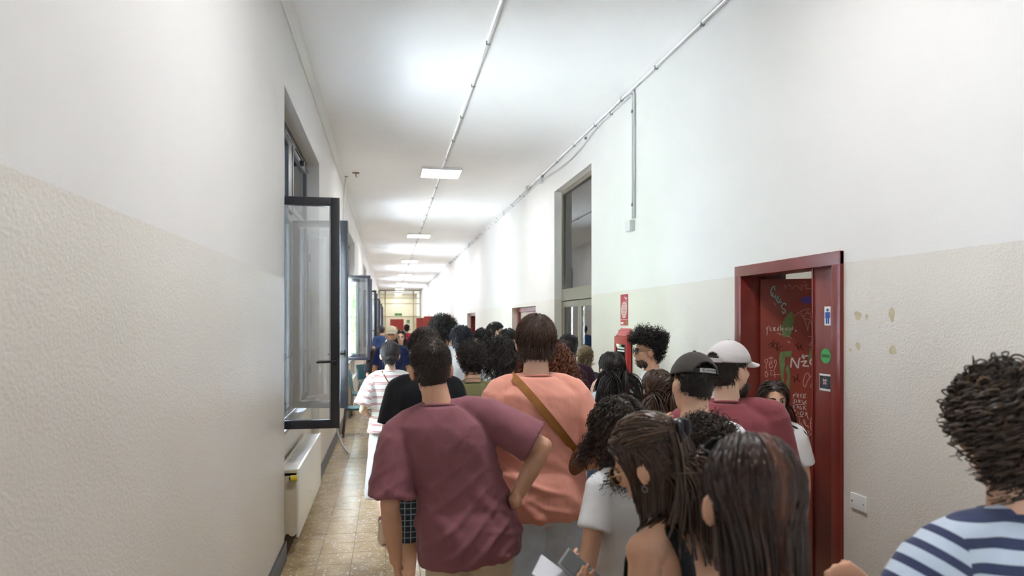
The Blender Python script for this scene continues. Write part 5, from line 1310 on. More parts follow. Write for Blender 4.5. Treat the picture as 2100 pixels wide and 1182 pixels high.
# ================================================================ PEOPLE: hair styles
def h_short(sk, root, rg, col, n=1500, top=0.05, side=0.02, back=None, r=0.0016, K=5, lift=0.35, grav=0.10, nape=-0.74, front=0.60, sd=0.02, th=0.006, jit=0.22, crown=(0.15,-0.5,0.86), thin=None, bald=None, off=None, curl=0.0, turns=1.2, rough=0.4, comb='crown', hug=0.55):
    off = off or (0.003, max(0.006, min(0.024, top*0.4)))
    X = grow(sk, n, topside(top, side, back), K, rg, comb, crown, lift, grav, 0.2, None, curl, turns, off, jit, nape, front, sd, thin, body=False, hug=hug)
    V, F = shell(th, nape, front, sd, bald=bald)
    return hair_obj(sk, root, [(V, F, 0.12), tubes(X, r, rg)], hairmat(*col, rough))
def h_curly(sk, root, rg, col, n=700, L=0.07, side=None, r=0.0032, K=16, curl=0.009, turns=2.6, lift=0.9, grav=0.12, nape=-0.70, front=0.52, sd=0.02, th=0.012, off=(0.006,0.03), body=False, comb='crown', face_clear=0.0, wide=1.0):
    X = grow(sk, n, topside(L, side or L*0.8), K, rg, comb, (0,-0.2,0.95), lift, grav, 0.15, None, curl, turns, off, 0.25, nape, front, sd, None, body, face_clear=face_clear, wide=wide)
    V, F = shell(th, nape, front, sd, lump=0.006, wide=wide)
    return hair_obj(sk, root, [(V, F, 0.05), tubes(X, r, rg, 0.45)], hairmat(*col, 0.42))
def h_long(sk, root, rg, col, n=900, L=0.42, r=0.0030, K=18, comb='part', grav=0.75, lift=0.1, curl=0.0, turns=3, nape=-0.80, front=0.50, sd=-0.12, th=0.009, off=(0.006,0.022), shrink=0.0, point=None, face_clear=0.6, part=0.0, rough=0.32, jit=0.10, flat=1.6, shade=None, hug=0.75):
    X = grow(sk, n, L, K, rg, comb, (0,-0.3,0.95), lift, grav, 0.3, point, curl, turns, off, jit, nape, front, sd, None, True, shrink=shrink, face_clear=face_clear, part=part, hug=hug)
    V, F = shell(th, nape, front, sd)
    gs = None if shade is None else shade(X, rg)
    return hair_obj(sk, root, [(V, F, 0.15), tubes(X, r, rg, 0.4, 3, flat, gs)], hairmat(*col, rough))
def h_bun(sk, root, rg, col, n=1000, bun=(0,-0.115,-0.02), br=0.034, r=0.0020, loose=0.012):
    X = grow(sk, n, lambda D: 0.05+np.linalg.norm(CR_C+D*CR_R-np.array(bun), axis=1)*0.9, 9, rg, 'point', (0,0,1), 0.1, 0.0, 0.1, bun, 0.0, 1, (0.004,0.004+loose), 0.10, -0.80, 0.55, 0.0, None, False, hug=0.9)
    V, F = shell(0.007, -0.80, 0.55, 0.0); pcs = [(V, F, 0.15), tubes(X, r, rg)]
    eV, eF = ellipsoid(bun, (br*1.1, br*0.85, br), 18, 12); pcs.append((eV, eF, 0.15))
    m = 120; t = np.linspace(0, 1, 10)[None,:]; ax = rg.normal(size=(m,3)); ax /= np.linalg.norm(ax,axis=1,keepdims=True); u = np.cross(ax, rg.normal(size=(m,3))); u /= np.linalg.norm(u,axis=1,keepdims=True); w = np.cross(ax,u)
    a = rg.uniform(0,6.28,(m,1))+t*2.6; B = np.array(bun)+(u[:,None,:]*np.cos(a)[:,:,None]+w[:,None,:]*np.sin(a)[:,:,None])*np.array([br*1.15,br*0.9,br*1.05])*rg.uniform(0.95,1.12,(m,1,1))
    pcs.append(tubes(B, r*1.3, rg)); return hair_obj(sk, root, pcs, hairmat(*col))

# ================================================================ PEOPLE: cloth colours
C_WHITE = cloth('white_cotton', (226,226,228)); C_MAUVE = cloth('mauve_cotton_jersey', (138,88,96), var=0.05); C_SALMON = cloth('salmon_cotton_jersey', (222,154,136), var=0.04); C_BEIGE = cloth('beige_cotton_twill', (214,198,172)); C_JEANL = cloth('pale_blue_denim', (206,218,236), var=0.12)
C_JEAN = cloth('navy_denim', (34,40,62), var=0.15); C_JEANM = cloth('mid_blue_denim', (84,108,140), var=0.12); C_BLACK = cloth('black_cotton', (22,23,27)); C_MAROON = cloth('maroon_cotton_jersey', (136,70,76)); C_PLUM = cloth('dark_plum_cotton', (52,26,40)); C_OLIVE = cloth('olive_green_cotton', (124,120,84))
C_GREY = cloth('pale_grey_cotton', (200,200,206)); C_NAVY = cloth('navy_cotton', (34,44,84)); C_BLUE = cloth('blue_cotton_shirt', (78,104,160)); C_NAVYD = cloth('dark_navy_cotton', (24,28,44)); C_BURG = cloth('burgundy_red_cotton', (140,28,48)); C_DKGREY = cloth('charcoal_cotton', (58,58,62))
C_REDST = cloth('white_tee_red_stripes', (232,230,230), stripes=(0.062, [(0.10,0.18,(172,52,70)), (0.28,0.36,(172,52,70))]))
C_BLUEST = cloth('blue_white_breton_stripes', (206,216,230), stripes=(0.041, [(0.0,0.44,(64,70,100))]))
def plaid(name):
    k = N(name); p = k.p; tc = k.n('ShaderNodeTexCoord'); sep = k.n('ShaderNodeSeparateXYZ'); k.l(tc, 'Object', sep, 0); outs = []
    for ax in ('X', 'Y', 'Z'):
        m = k.n('ShaderNodeMath', _operation='MODULO'); a = k.n('ShaderNodeMath', _operation='ADD'); a.inputs[1].default_value = 5.0; k.l(sep, ax, a, 0); m.inputs[1].default_value = 0.035; k.l(a, 0, m, 0)
        lt = k.n('ShaderNodeMath', _operation='LESS_THAN'); lt.inputs[1].default_value = 0.006; k.l(m, 0, lt, 0); outs.append(lt)
    o = k.n('ShaderNodeMath', _operation='MAXIMUM'); k.l(outs[0], 0, o, 0); k.l(outs[2], 0, o, 1)
    mx = k.n('ShaderNodeMix', _data_type='RGBA'); mx.inputs[6].default_value = lin(28,34,42); mx.inputs[7].default_value = lin(112,124,134); k.l(o, 0, mx, 0); k.l(mx, 2, p, 'Base Color'); p.inputs['Roughness'].default_value = 0.9
    return k.m
C_PLAID = plaid('dark_plaid_cotton')
M_LEATHER = simple('mustard_leather', lin(150,98,44), 0.5, 0.4, noise_amt=0.12, noise_scale=20); M_LEATHD = simple('brown_leather', lin(104,60,26), 0.5, 0.4, noise_amt=0.15, noise_scale=20)
M_SHOEW = simple('burgundy_canvas_shoe', lin(112,58,70), 0.7); M_SOLE = simple('pale_rubber_sole', lin(205,190,180), 0.7); M_SHOED = simple('dark_shoe', lin(38,36,38), 0.6); M_SHOEL = simple('white_sneaker', lin(215,213,210), 0.6)
M_LENS = glass('spectacle_lens', (0.97,0.98,0.97,1), 0.08); M_DARKLENS = simple('dark_sunglass_lens', lin(34,36,36), 0.1, 0.6); M_GOLD = simple('thin_gold_metal', lin(200,170,120), 0.3, 0.5, 0.9)
M_CAPD = cloth('charcoal_cap_cotton', (62,58,54), bump=0.08); M_CAPG = cloth('light_grey_cap_cotton', (196,190,190), bump=0.15); M_CAPB = cloth('beige_cap_cotton', (214,200,172), bump=0.1); M_CAPK = simple('black_binding', lin(24,24,26), 0.7)
SK1, SK2, SK3, SK4 = (222,180,152), (208,162,134), (230,192,168), (186,138,110)

def std_shoes(sk, root, m=M_SHOED, s=M_SOLE):
    for k in (-1, 1): shoe(sk, root, k, m, s)

# ================================================================ PEOPLE: the queue
# 1 mauve tee, hand on hip
r, sk, rg = figure('man in mauve t-shirt and beige trousers with one hand on his hip', 885, 2.85, 1.765, 3, SK2, 0, seed=1, lean=(-0.105,0.0), hip=(0.03,0), tilt=0.04, head=(0,6,-3), headoff=(-0.018,0), broad=1.0,
    armL=dict(el=(-0.305,-0.05,1.075), wr=(-0.275,0.03,0.83), pn=(1,0.2,0), th=(0,1,0), curl=30), armR=dict(el=(0.325,-0.09,1.30), wr=(0.205,-0.075,1.075), hd=(-0.25,0.9,-0.25), pn=(-1,-0.2,0.1), th=(0,-0.3,1), curl=14))
_, sv = tshirt(sk, r, C_MAUVE, 0.0085, rg, hem=0.84, fit=0.75, sleeve=0.86, sl_r=(0.072,0.094), amp=0.014, ease=0.022, hemtilt=0.10)
trousers(sk, r, C_BEIGE, 0.012, rg, amp=0.006); std_shoes(sk, r)
cr0 = np.array([0.06,-0.62,0.78])
h_short(sk, r, rg, ((26,19,16),(104,80,68)), 5200, 0.030, 0.011, 0.010, 0.0011, 4, 0.7, 0.05, -0.80, 0.60, 0.0, 0.0035, 0.3, thin=lambda D: 1-0.55*np.exp(-((D-cr0)**2).sum(1)/0.05), bald=lambda V: ((V-cr0)**2).sum(1) < 0.012, off=(0.003,0.012))
glasses(sk, r, M_BLACK, M_LENS)

# 2 salmon tee, leather sling bag
r, sk, rg = figure('tall brown-haired man in salmon t-shirt with a tan leather sling bag', 1100, 3.30, 1.865, 0, SK3, 0, seed=2, lean=(-0.03,0.0), hip=(0.0,0), head=(-4,4,2), broad=1.02,
    armR=dict(el=(0.27,-0.06,1.10), wr=(0.20,0.16,1.02), pn=(-1,0,0.2), th=(0,0,1)), armL=dict(el=(-0.29,-0.05,1.11), wr=(-0.22,0.15,1.0), pn=(1,0,0.2), th=(0,0,1)))
sh, sv = tshirt(sk, r, C_SALMON, 0.0085, rg, hem=0.85, fit=0.7, sleeve=0.70, sl_r=(0.070,0.082), amp=0.012, ease=0.023, hemtilt=0.0)
trousers(sk, r, C_JEANL, 0.012, rg, leg_r=(0.108,0.10,0.098), amp=0.009); std_shoes(sk, r, M_SHOEL)
strap_loop(sv, sk, r, sk.neck+np.array([-0.085,-0.02,-0.02]), np.array([0.17,-0.05,1.10]), 0.036, M_LEATHER)
bag = MB(); B = Rm(0,0,35); bV, bF = ellipsoid((0,0,0), (0.045,0.030,0.10), 20, 12); bag.add(np.asarray(bV)@B.T+np.array([0.155,-0.115,1.125]), bF); bo = bag.build('sling_bag', M_LEATHD, r, True)
z = MB(); z.add(*loft([np.array([0.155,-0.15,1.125])+B@np.array([-0.03,0,t]) for t in (-0.06,0,0.06)], 0.003, 0.003, 6)); z.build('zip', M_METAL, bo, True)
h_short(sk, r, rg, ((46,32,26),(124,94,76)), 4200, 0.070, 0.048, 0.045, 0.0014, 8, 0.30, 0.05, -0.76, 0.55, -0.10, 0.012, 0.09, crown=(0.12,-0.45,0.88), off=(0.008,0.020), hug=0.75, rough=0.35)

# 3 curly hair, white tee
r, sk, rg = figure('short woman with long dark curls in a tucked white t-shirt', 1276, 2.45, 1.56, 12, SK2, 0, seed=3, sex='f', head=(12,14,-6), lean=(0.01,0.01),
    armL=dict(el=(-0.235,-0.07,1.12), wr=(-0.16,0.15,1.05), pn=(1,0,0.2), th=(0,0,1)), armR=dict(el=(0.23,-0.03,1.12), wr=(0.12,0.17,1.08), pn=(-1,0,0.2), th=(0,0,1)))
tshirt(sk, r, C_WHITE, 0.009, rg, hem=1.0, over=False, fit=0.25, sleeve=0.52, sl_r=(0.060,0.066), amp=0.004)
trousers(sk, r, C_JEAN, 0.012, rg, top=1.06, ease=0.022, amp=0.004); std_shoes(sk, r)
h_curly(sk, r, rg, DKBR, 1300, 0.22, 0.21, 0.0022, 28, 0.008, 5.5, 0.25, 1.0, -0.78, 0.5, -0.1, 0.010, (0.005,0.020), True, 'part', 0.6)

# 4 claw clip, black tank top, phone and paper
r, sk, rg = figure('bespectacled woman in black tank top with clipped brown hair holding a phone', 1342, 1.70, 1.615, 30, (212,166,136), 0, seed=4, sex='f', head=(16,26,-6), lean=(0.0,0.04),
    armL=dict(el=(-0.225,-0.02,1.13), wr=(-0.115,0.20,1.185), hd=(0.15,0.9,0.35), pn=(0.4,-0.2,1), th=(0.6,0.3,0.5), curl=28), armR=dict(el=(0.215,-0.02,1.14), wr=(0.05,0.19,1.12), pn=(-1,0.0,0.2), th=(0,0,1)))
sh, sv = tshirt(sk, r, C_BLACK, 0.0085, rg, hem=0.92, fit=0.15, amp=0.002, ease=0.009, collar=False, tank=True, name='tank_top')
trousers(sk, r, C_JEANM, 0.013, rg); std_shoes(sk, r)
def halfup(X, rg):
    return np.clip(rg.normal(0.45,0.22,len(X)),0,1)
clip_p = (0.0,-0.112,0.045)
top = lambda D: (D[:,2] > 0.28).astype(float)
Xt = grow(sk, 900, lambda D: 0.06+np.linalg.norm(CR_C+D*CR_R-np.array(clip_p), axis=1)*1.0, 10, rg, 'point', (0,0,1), 0.12, 0.0, 0.1, clip_p, 0, 1, (0.005,0.020), 0.08, 0.25, 0.52, 0.25, None, False, hug=0.9)
Xb = grow(sk, 1700, 0.27, 18, rg, 'back', (0,0,1), 0.08, 0.9, 0.3, None, 0, 1, (0.004,0.015), 0.03, -0.80, 0.40, 0.17, None, True, face_clear=0.6, hug=0.75)
ta = np.linspace(0,1,16)[None,:]; m_ = 420; rt = np.array(clip_p)+rg.normal(size=(m_,1,3))*np.array([0.022,0.006,0.012]); gl = sk.R.T@np.array([0,0,-1.0])
Xp = rt+gl*(0.25*rg.uniform(0.88,1.05,(m_,1,1))*ta[:,:,None])+np.array([0,-1.0,0])*(0.035*np.sin(ta*2.4))[:,:,None]+rg.normal(size=(m_,1,3))*0.02*np.array([1.4,0.5,0])*ta[:,:,None]
V_, F_ = shell(0.010, -0.80, 0.50, 0.17)
hair_obj(sk, r, [(V_, F_, 0.2), tubes(Xt, 0.0020, rg, 0.5, 3, 1.3), tubes(Xb, 0.0021, rg, 1.0, 3, 1.6), tubes(Xp, 0.0023, rg, 1.0, 3, 1.6)], hairmat((42,29,22),(128,98,76),0.3))
M_CLIP = simple('dark_shiny_clip_plastic', lin(28,28,38), 0.2, 0.6); cm = MB()
for k in (-1, 1):
    cm.add(*hloc(sk, loft([np.array(clip_p)+np.array([k*0.006,-0.018,0.024]), np.array(clip_p)+np.array([k*0.024,-0.028,0.012]), np.array(clip_p)+np.array([k*0.030,-0.018,-0.012]), np.array(clip_p)+np.array([k*0.020,0.004,-0.030])], [0.007,0.008,0.007,0.004], [0.012,0.014,0.012,0.006], 10, dome=True)))
cm.add(*hloc(sk, ellipsoid(np.array(clip_p)+np.array([0,-0.022,0.022]), (0.014,0.009,0.008)))); cm.build('hair_clip', M_CLIP, r, True)
glasses(sk, r, M_GOLD, M_LENS, (0.026,0.024))
er = MB(); t = np.linspace(0,2*np.pi,17)
er.add(*hloc(sk, loft([(-0.086,0.004+0.007*math.cos(a),-0.052+0.008*math.sin(a)) for a in t], 0.0018, 0.0018, 6))); er.build('earring', M_METAL, r, True)
# phone and paper in her left hand (things of their own)
W4 = lambda p: tuple((Matrix.Translation(r.location)@Matrix.Rotation(r.rotation_euler.z, 4, 'Z')@Matrix.Scale(r.scale[0], 4))@Vector(p))
hw = sk.arm[-1]['wr']
ph = empty('phone', W4(hw+np.array([0.045,0.115,0.065])), math.radians(32)); ph.rotation_euler = (math.radians(40), math.radians(-18), math.radians(50))
m = MB(); m.box(-0.036,0.036,-0.075,0.075,-0.004,0.004,0.003); m.build('case', M_METAL, ph, 'auto'); m = MB(); m.box(-0.033,0.033,-0.07,0.07,0.0042,0.0048); m.build('screen', simple('dark_phone_screen', lin(70,74,72), 0.15, 0.6), ph); tag(ph, 'phone with pale metal edge in the hand of the tank top woman', 'phone')
pa = empty('folded_paper', W4(hw+np.array([-0.03,0.135,0.055]))); pa.rotation_euler = (math.radians(35), math.radians(-12), math.radians(62))
m = MB(); m.box(-0.048,0.048,-0.08,0.08,-0.001,0.001); m.build('sheet', simple('white_paper', lin(232,232,236), 0.8), pa); m = MB(); m.box(-0.048,0.046,-0.078,0.08,0.0012,0.0022); m.build('upper_fold', simple('white_paper_fold', lin(228,228,234), 0.8), pa); tag(pa, 'folded white paper held with the phone by the tank top woman', 'paper')

# 5 nearest woman, straight dark hair
r, sk, rg = figure('woman closest to the camera with straight dark hair tucked behind her ears', 1550, 1.16, 1.642, -4, (206,158,130), 0, seed=5, sex='f', head=(-2,3,2))
tshirt(sk, r, C_GREY, 0.0095, rg, hem=0.9, fit=0.5, amp=0.005, name='blouse'); trousers(sk, r, C_BLACK, 0.013, rg); std_shoes(sk, r)
def streak(X, rg):
    x = X[:,0,0]; s = np.clip(0.34+0.62*np.maximum(0, np.sin(x*95+1.3))**3*(np.abs(x-0.01) < 0.055)+rg.normal(0,0.1,len(x)), 0, 1); return s
Xs = grow(sk, 3000, 0.36, 20, rg, 'point', (0,0,1), 0.06, 0.55, 0.3, (0.0,-0.10,-0.13), 0, 1, (0.004,0.016), 0.05, -0.80, 0.55, 0.04, None, False, shrink=0.45, hug=0.9)
V_, F_ = shell(0.009, -0.80, 0.55, 0.02)
hair_obj(sk, r, [(V_, F_, 0.1), tubes(Xs, 0.0015, rg, 0.5, 3, 1.6, streak(Xs, rg))], hairmat((22,15,14),(116,72,54),0.3))
glasses(sk, r, M_BLACK, M_DARKLENS, (0.027,0.022), 'sunglasses', y=0.088, z=0.085)

# 6 curly head between them
r, sk, rg = figure('person with dark brown curls half hidden behind the dark-haired woman', 1450, 2.1, 1.53, 0, SK1, 1, seed=6, sex='f', head=(0,8,0)); tshirt(sk, r, C_DKGREY, 0.012, rg); trousers(sk, r, C_JEAN, 0.014, rg); std_shoes(sk, r)
h_curly(sk, r, rg, DKBR, 1000, 0.05, 0.05, 0.0024, 18, 0.008, 2.2, 0.8, 0.1, off=(0.004,0.016))

# 7 dark cap
r, sk, rg = figure('man in charcoal baseball cap with a labelled back strap and white t-shirt', 1424, 2.75, 1.70, 2, SK1, 0, seed=7, head=(4,6,6),
    armL=dict(el=(-0.27,0.02,1.13), wr=(-0.13,0.10,1.36), hd=(0.25,0.1,1), pn=(1,0.2,0), th=(0.2,-1,0), curl=18), armR=dict(el=(0.25,-0.02,1.12), wr=(0.15,0.16,1.05), pn=(-1,0,0.2), th=(0,0,1)))
tshirt(sk, r, C_WHITE, 0.0095, rg, fit=0.6, amp=0.006); trousers(sk, r, C_JEAN, 0.013, rg); std_shoes(sk, r)
h_short(sk, r, rg, BLACKH, 2600, 0.02, 0.012, 0.010, 0.0011, 4, 0.5, 0.05, -0.56, 0.60, -0.05, 0.004, 0.25)
cap(sk, r, M_CAPD, True, M_CAPD, M_CAPK, 4, 1.04, 'C', base=0.12)

# 8 grey cap, maroon tee
r, sk, rg = figure('bearded man in light grey cap and maroon t-shirt by the red doorway', 1497, 3.15, 1.735, -28, SK3, 0, seed=8, head=(-46,0,2), broad=1.2, tilt=0.025,
    armR=dict(el=(0.26,0.0,1.12), wr=(0.16,0.18,1.06), pn=(-1,0,0.2), th=(0,0,1)))
sh, sv = tshirt(sk, r, C_MAROON, 0.0095, rg, fit=0.55, sleeve=0.8, amp=0.006); trousers(sk, r, C_DKGREY, 0.013, rg); std_shoes(sk, r)
M_STRAP = cloth('striped_strap_webbing', (92,34,38), stripes=None); strap_loop(sv, sk, r, sk.neck+np.array([-0.09,-0.02,-0.02]), np.array([0.16,-0.02,0.98]), 0.024, simple('tan_edged_bag_strap', lin(170,124,96), 0.7))
h_short(sk, r, rg, ((38,34,33),(92,84,80)), 2400, 0.03, 0.03, 0.035, 0.0014, 6, 0.4, 0.1, -0.76, 0.55, -0.12, 0.008, 0.2)
cap(sk, r, M_CAPG, True, M_CAPG, M_CAPG, 2, 1.03, base=0.10)
def beard(sk, root, rg, col, n=500, L=0.022):
    D = rg.normal(size=(n*8,3)); D /= np.linalg.norm(D, axis=1, keepdims=True); D = D[(D[:,1] > -0.25) & (D[:,2] < -0.05) & (D[:,2] > -0.95) & (D[:,1]*0.9+D[:,2]*-0.9 > 0.25)]
    P0 = np.array([0,0.030,-0.055])+D*np.array([0.062,0.062,0.066]); P0 = P0[(np.abs(P0[:,0]) > 0.018) | (P0[:,2] < -0.09)][:n]
    t = np.linspace(0,1,4)[None,:,None]; dd = (P0-np.array([0,0.02,-0.03])); dd /= np.linalg.norm(dd,axis=1,keepdims=True); dd = dd*0.5+np.array([0,0.1,-0.9]); X = P0[:,None,:]+dd[:,None,:]*t*L
    return hair_obj(sk, root, [tubes(X, 0.0016, rg)], hairmat(*col), 'beard')
beard(sk, r, rg, ((60,48,42),(120,100,88)), 700)

# 9 peeking girl
r, sk, rg = figure('dark-haired girl in white top peeking out in front of the red door', 1587, 3.85, 1.495, 150, SK1, 1, seed=9, sex='f', head=(14,2,0)); tshirt(sk, r, C_WHITE, 0.011, rg, fit=0.4); trousers(sk, r, C_JEAN, 0.014, rg); std_shoes(sk, r); face_parts(sk, r)
h_long(sk, r, rg, DKBR, 800, 0.36, 0.0028, part=0.006)

# 10 long straight dark hair, hand raised
r, sk, rg = figure('woman with long straight black hair in white top raising one hand to her face', 1256, 4.5, 1.635, 8, SK3, 1, seed=10, sex='f', head=(4,2,0),
    armL=dict(el=(-0.24,0.02,1.17), wr=(-0.135,0.035,1.42), hd=(0.12,0.1,1), pn=(1,0.3,0), th=(0,-1,0), curl=20)); tshirt(sk, r, C_WHITE, 0.011, rg, hem=0.98, over=False, fit=0.4, sleeve=0.75, sl_r=(0.066,0.078)); trousers(sk, r, C_JEANM, 0.014, rg, top=1.04); std_shoes(sk, r, M_SHOEL)
h_long(sk, r, rg, BLACKH, 1100, 0.46, 0.0026, jit=0.03, off=(0.004,0.013), th=0.007)

# 11 sunglasses man, profile
r, sk, rg = figure('man in sunglasses with tall black curls and white t-shirt seen in profile', 1333, 5.1, 1.735, 72, SK2, 1, seed=11, head=(12,2,0)); sh, sv = tshirt(sk, r, C_WHITE, 0.011, rg); trousers(sk, r, C_DKGREY, 0.014, rg); std_shoes(sk, r)
h_curly(sk, r, rg, BLACKH, 800, 0.085, 0.028, 0.0028, 16, 0.010, 2.4, 0.95, 0.02, -0.74, 0.50, 0.04, 0.010, (0.004,0.03)); glasses(sk, r, M_BLACK, M_DARKLENS, (0.028,0.024), 'sunglasses'); face_parts(sk, r); beard(sk, r, rg, BLACKH, 400, 0.012)
strap_loop(sv, sk, r, sk.neck+np.array([0.10,-0.01,-0.02]), np.array([0.10,-0.02,1.02]), 0.04, M_CAPK)

# 12 long brown hair
r, sk, rg = figure('woman with long glossy brown hair just left of the charcoal cap', 1350, 3.7, 1.575, 0, SK1, 1, seed=12, sex='f', head=(0,4,0)); tshirt(sk, r, C_WHITE, 0.012, rg); trousers(sk, r, C_JEAN, 0.014, rg); std_shoes(sk, r)
h_long(sk, r, rg, BROWN, 1100, 0.40, 0.0026, jit=0.03, off=(0.004,0.014), th=0.007)

# 13 plum shirt
r, sk, rg = figure('man with short black hair in dark plum shirt by the glazed door', 1166, 6.0, 1.72, 6, SK3, 1, seed=13); tshirt(sk, r, C_PLUM, 0.013, rg, fit=0.7); trousers(sk, r, C_DKGREY, 0.016, rg); std_shoes(sk, r)
h_short(sk, r, rg, BLACKH, 1200, 0.035, 0.012, 0.010, 0.0018, 4, 0.5, 0.05, -0.70, 0.6, 0.03, 0.006)
# 14 blond bun
r, sk, rg = figure('person with a blond hair bun beside the plum-shirted man', 1200, 6.4, 1.60, -20, SK3, 2, seed=14, sex='f'); tshirt(sk, r, C_DKGREY, 0.016, rg); trousers(sk, r, C_JEAN, 0.018, rg); h_bun(sk, r, rg, ((84,66,46),(178,150,110)), 600, (0.02,-0.10,0.07), 0.034, 0.003)
# 15 red curls
r, sk, rg = figure('woman with big red curly hair behind the salmon t-shirt', 1122, 4.25, 1.64, 0, SK3, 1, seed=15, sex='f'); tshirt(sk, r, C_BLACK, 0.013, rg); trousers(sk, r, C_BLACK, 0.015, rg); std_shoes(sk, r)
h_curly(sk, r, rg, RED_H, 1300, 0.22, 0.24, 0.0030, 22, 0.011, 4.5, 0.7, 0.5, -0.78, 0.5, -0.1, 0.012, (0.010,0.070), True, 'crown', 0.5)
# 16 dark waves
r, sk, rg = figure('woman with long dark wavy hair and white top beside the olive t-shirt', 1024, 5.3, 1.68, 35, SK1, 1, seed=16, sex='f', head=(18,6,0)); tshirt(sk, r, C_WHITE, 0.013, rg); trousers(sk, r, C_JEAN, 0.015, rg); std_shoes(sk, r)
h_curly(sk, r, rg, ((22,18,17),(84,70,62)), 1000, 0.30, 0.30, 0.0032, 22, 0.012, 3.2, 0.4, 0.7, -0.8, 0.5, -0.12, 0.012, (0.008,0.035), True, 'part', 0.6)
# 17 olive tee
r, sk, rg = figure('man with dark curly hair and a cord round his neck in olive t-shirt', 968, 4.7, 1.675, 0, SK1, 1, seed=17, head=(0,6,0)); sh, sv = tshirt(sk, r, C_OLIVE, 0.011, rg, fit=0.65); trousers(sk, r, C_JEAN, 0.014, rg); std_shoes(sk, r)
h_curly(sk, r, rg, ((34,30,29),(104,92,86)), 1100, 0.045, 0.028, 0.0024, 14, 0.008, 1.8, 0.8, 0.05, -0.74, 0.52, 0.0, 0.010, (0.004,0.022))
cd = MB(); t = np.linspace(0, 2*np.pi, 33); cd.add(*loft([sk.neck+np.array([0.074*math.cos(a), 0.074*math.sin(a)+0.004, 0.022-0.03*math.sin(a)]) for a in t], 0.0022, 0.0022, 6)); cd.build('neck_cord', M_BLACK, r, True)
# 18 blue-black hair
r, sk, rg = figure('man with thick blue-black hair in pale grey t-shirt behind the olive one', 947, 5.9, 1.785, 0, SK1, 1, seed=18, head=(-4,2,0)); tshirt(sk, r, C_GREY, 0.013, rg, fit=0.65); trousers(sk, r, C_JEAN, 0.016, rg); std_shoes(sk, r)
h_short(sk, r, rg, NAVYH, 1500, 0.075, 0.035, 0.030, 0.0024, 7, 0.5, 0.10, -0.72, 0.55, 0.0, 0.010, 0.25, curl=0.004)
# 19 glasses profile
r, sk, rg = figure('dark-haired man in glasses turned to the right wall', 1014, 9.0, 1.815, -80, SK1, 1, seed=19, head=(0,0,0)); tshirt(sk, r, C_DKGREY, 0.015, rg); trousers(sk, r, C_JEAN, 0.018, rg); h_short(sk, r, rg, BLACKH, 900, 0.05, 0.02, 0.018, 0.003, 5); glasses(sk, r, M_BLACK, M_LENS); face_parts(sk, r); beard(sk, r, rg, BLACKH, 300, 0.012)
# 20 looking down right
r, sk, rg = figure('man with black hair looking down to the right, next to the salmon shirt', 1040, 7.0, 1.76, -55, SK2, 1, seed=20, head=(-10,22,0)); tshirt(sk, r, C_WHITE, 0.014, rg); trousers(sk, r, C_JEAN, 0.018, rg); h_short(sk, r, rg, BLACKH, 1000, 0.055, 0.03, 0.03, 0.0028, 6); face_parts(sk, r)
# 21
r, sk, rg = figure('dark-haired person with a pale collar left of the man in glasses', 990, 8.0, 1.745, 10, SK1, 2, seed=21, head=(10,4,0)); tshirt(sk, r, C_WHITE, 0.016, rg); trousers(sk, r, C_DKGREY, 0.02, rg); h_short(sk, r, rg, ((16,13,12),(60,48,40)), 800, 0.07, 0.05, 0.05, 0.0032, 6, nape=-0.8)
# 22 afro
r, sk, rg = figure('man with a round black afro in pale grey t-shirt', 908, 7.6, 1.835, -6, SK2, 1, seed=22, head=(-20,0,0)); tshirt(sk, r, C_GREY, 0.014, rg); trousers(sk, r, C_JEAN, 0.018, rg)
h_curly(sk, r, rg, BLACKH, 900, 0.085, 0.075, 0.0036, 12, 0.008, 2.2, 1.2, 0.0, -0.72, 0.5, 0.0, 0.02, (0.01,0.04))
# 23 plaid shorts
r, sk, rg = figure('person in black t-shirt and dark plaid shorts in front of the mauve t-shirt', 872, 4.15, 1.785, 4, SK1, 1, True, seed=23, lean=(0,0.0), legs={-1: dict(knee=(-0.10,0.03,0.49), ank=(-0.115,-0.01,0.085)), 1: dict()}); tshirt(sk, r, C_BLACK, 0.012, rg, fit=0.7, sleeve=0.75); trousers(sk, r, C_PLAID, 0.014, rg, end=0.50, leg_r=(0.112,0.11,0.11), name='shorts'); std_shoes(sk, r)
h_short(sk, r, rg, ((34,26,23),(86,70,62)), 1500, 0.06, 0.04, 0.04, 0.0022, 7, nape=-0.78)

# 24 striped tee, white skirt, walking
r, sk, rg = figure('woman in red-striped white t-shirt and long white skirt walking away by the windows', 800, 5.9, 1.66, 0, SK3, 0, True, seed=24, sex='f', head=(0,4,0), legs={-1: dict(knee=(-0.075,-0.06,0.49), ank=(-0.06,-0.40,0.22), toe=(0,0.45,-0.9)), 1: dict(knee=(0.06,0.10,0.50), ank=(0.045,0.12,0.085))},
    armL=dict(el=(-0.245,-0.06,1.13), wr=(-0.19,0.14,1.05), pn=(1,0,0.2), th=(0,0,1)), armR=dict(el=(0.24,-0.05,1.13), wr=(0.17,0.14,1.05), pn=(-1,0,0.2), th=(0,0,1)), group='people walking along the windows')
sh, sv = tshirt(sk, r, C_REDST, 0.010, rg, hem=0.93, fit=0.8, sleeve=0.85, sl_r=(0.075,0.10), amp=0.007, ease=0.03, run=True); skirt(sk, r, C_WHITE, 0.33, 0.013, 0.235)
std_shoes(sk, r, M_SHOEW, M_SOLE); strap_loop(sv, sk, r, sk.neck+np.array([-0.055,-0.02,-0.01]), np.array([0.20,-0.05,1.03]), 0.011, M_LEATHD)
bg_ = MB(); bg_.box(0.20,0.255,-0.09,0.09,0.93,1.07,0.012); bg_.build('crossbody_bag', M_LEATHER, r, 'auto')
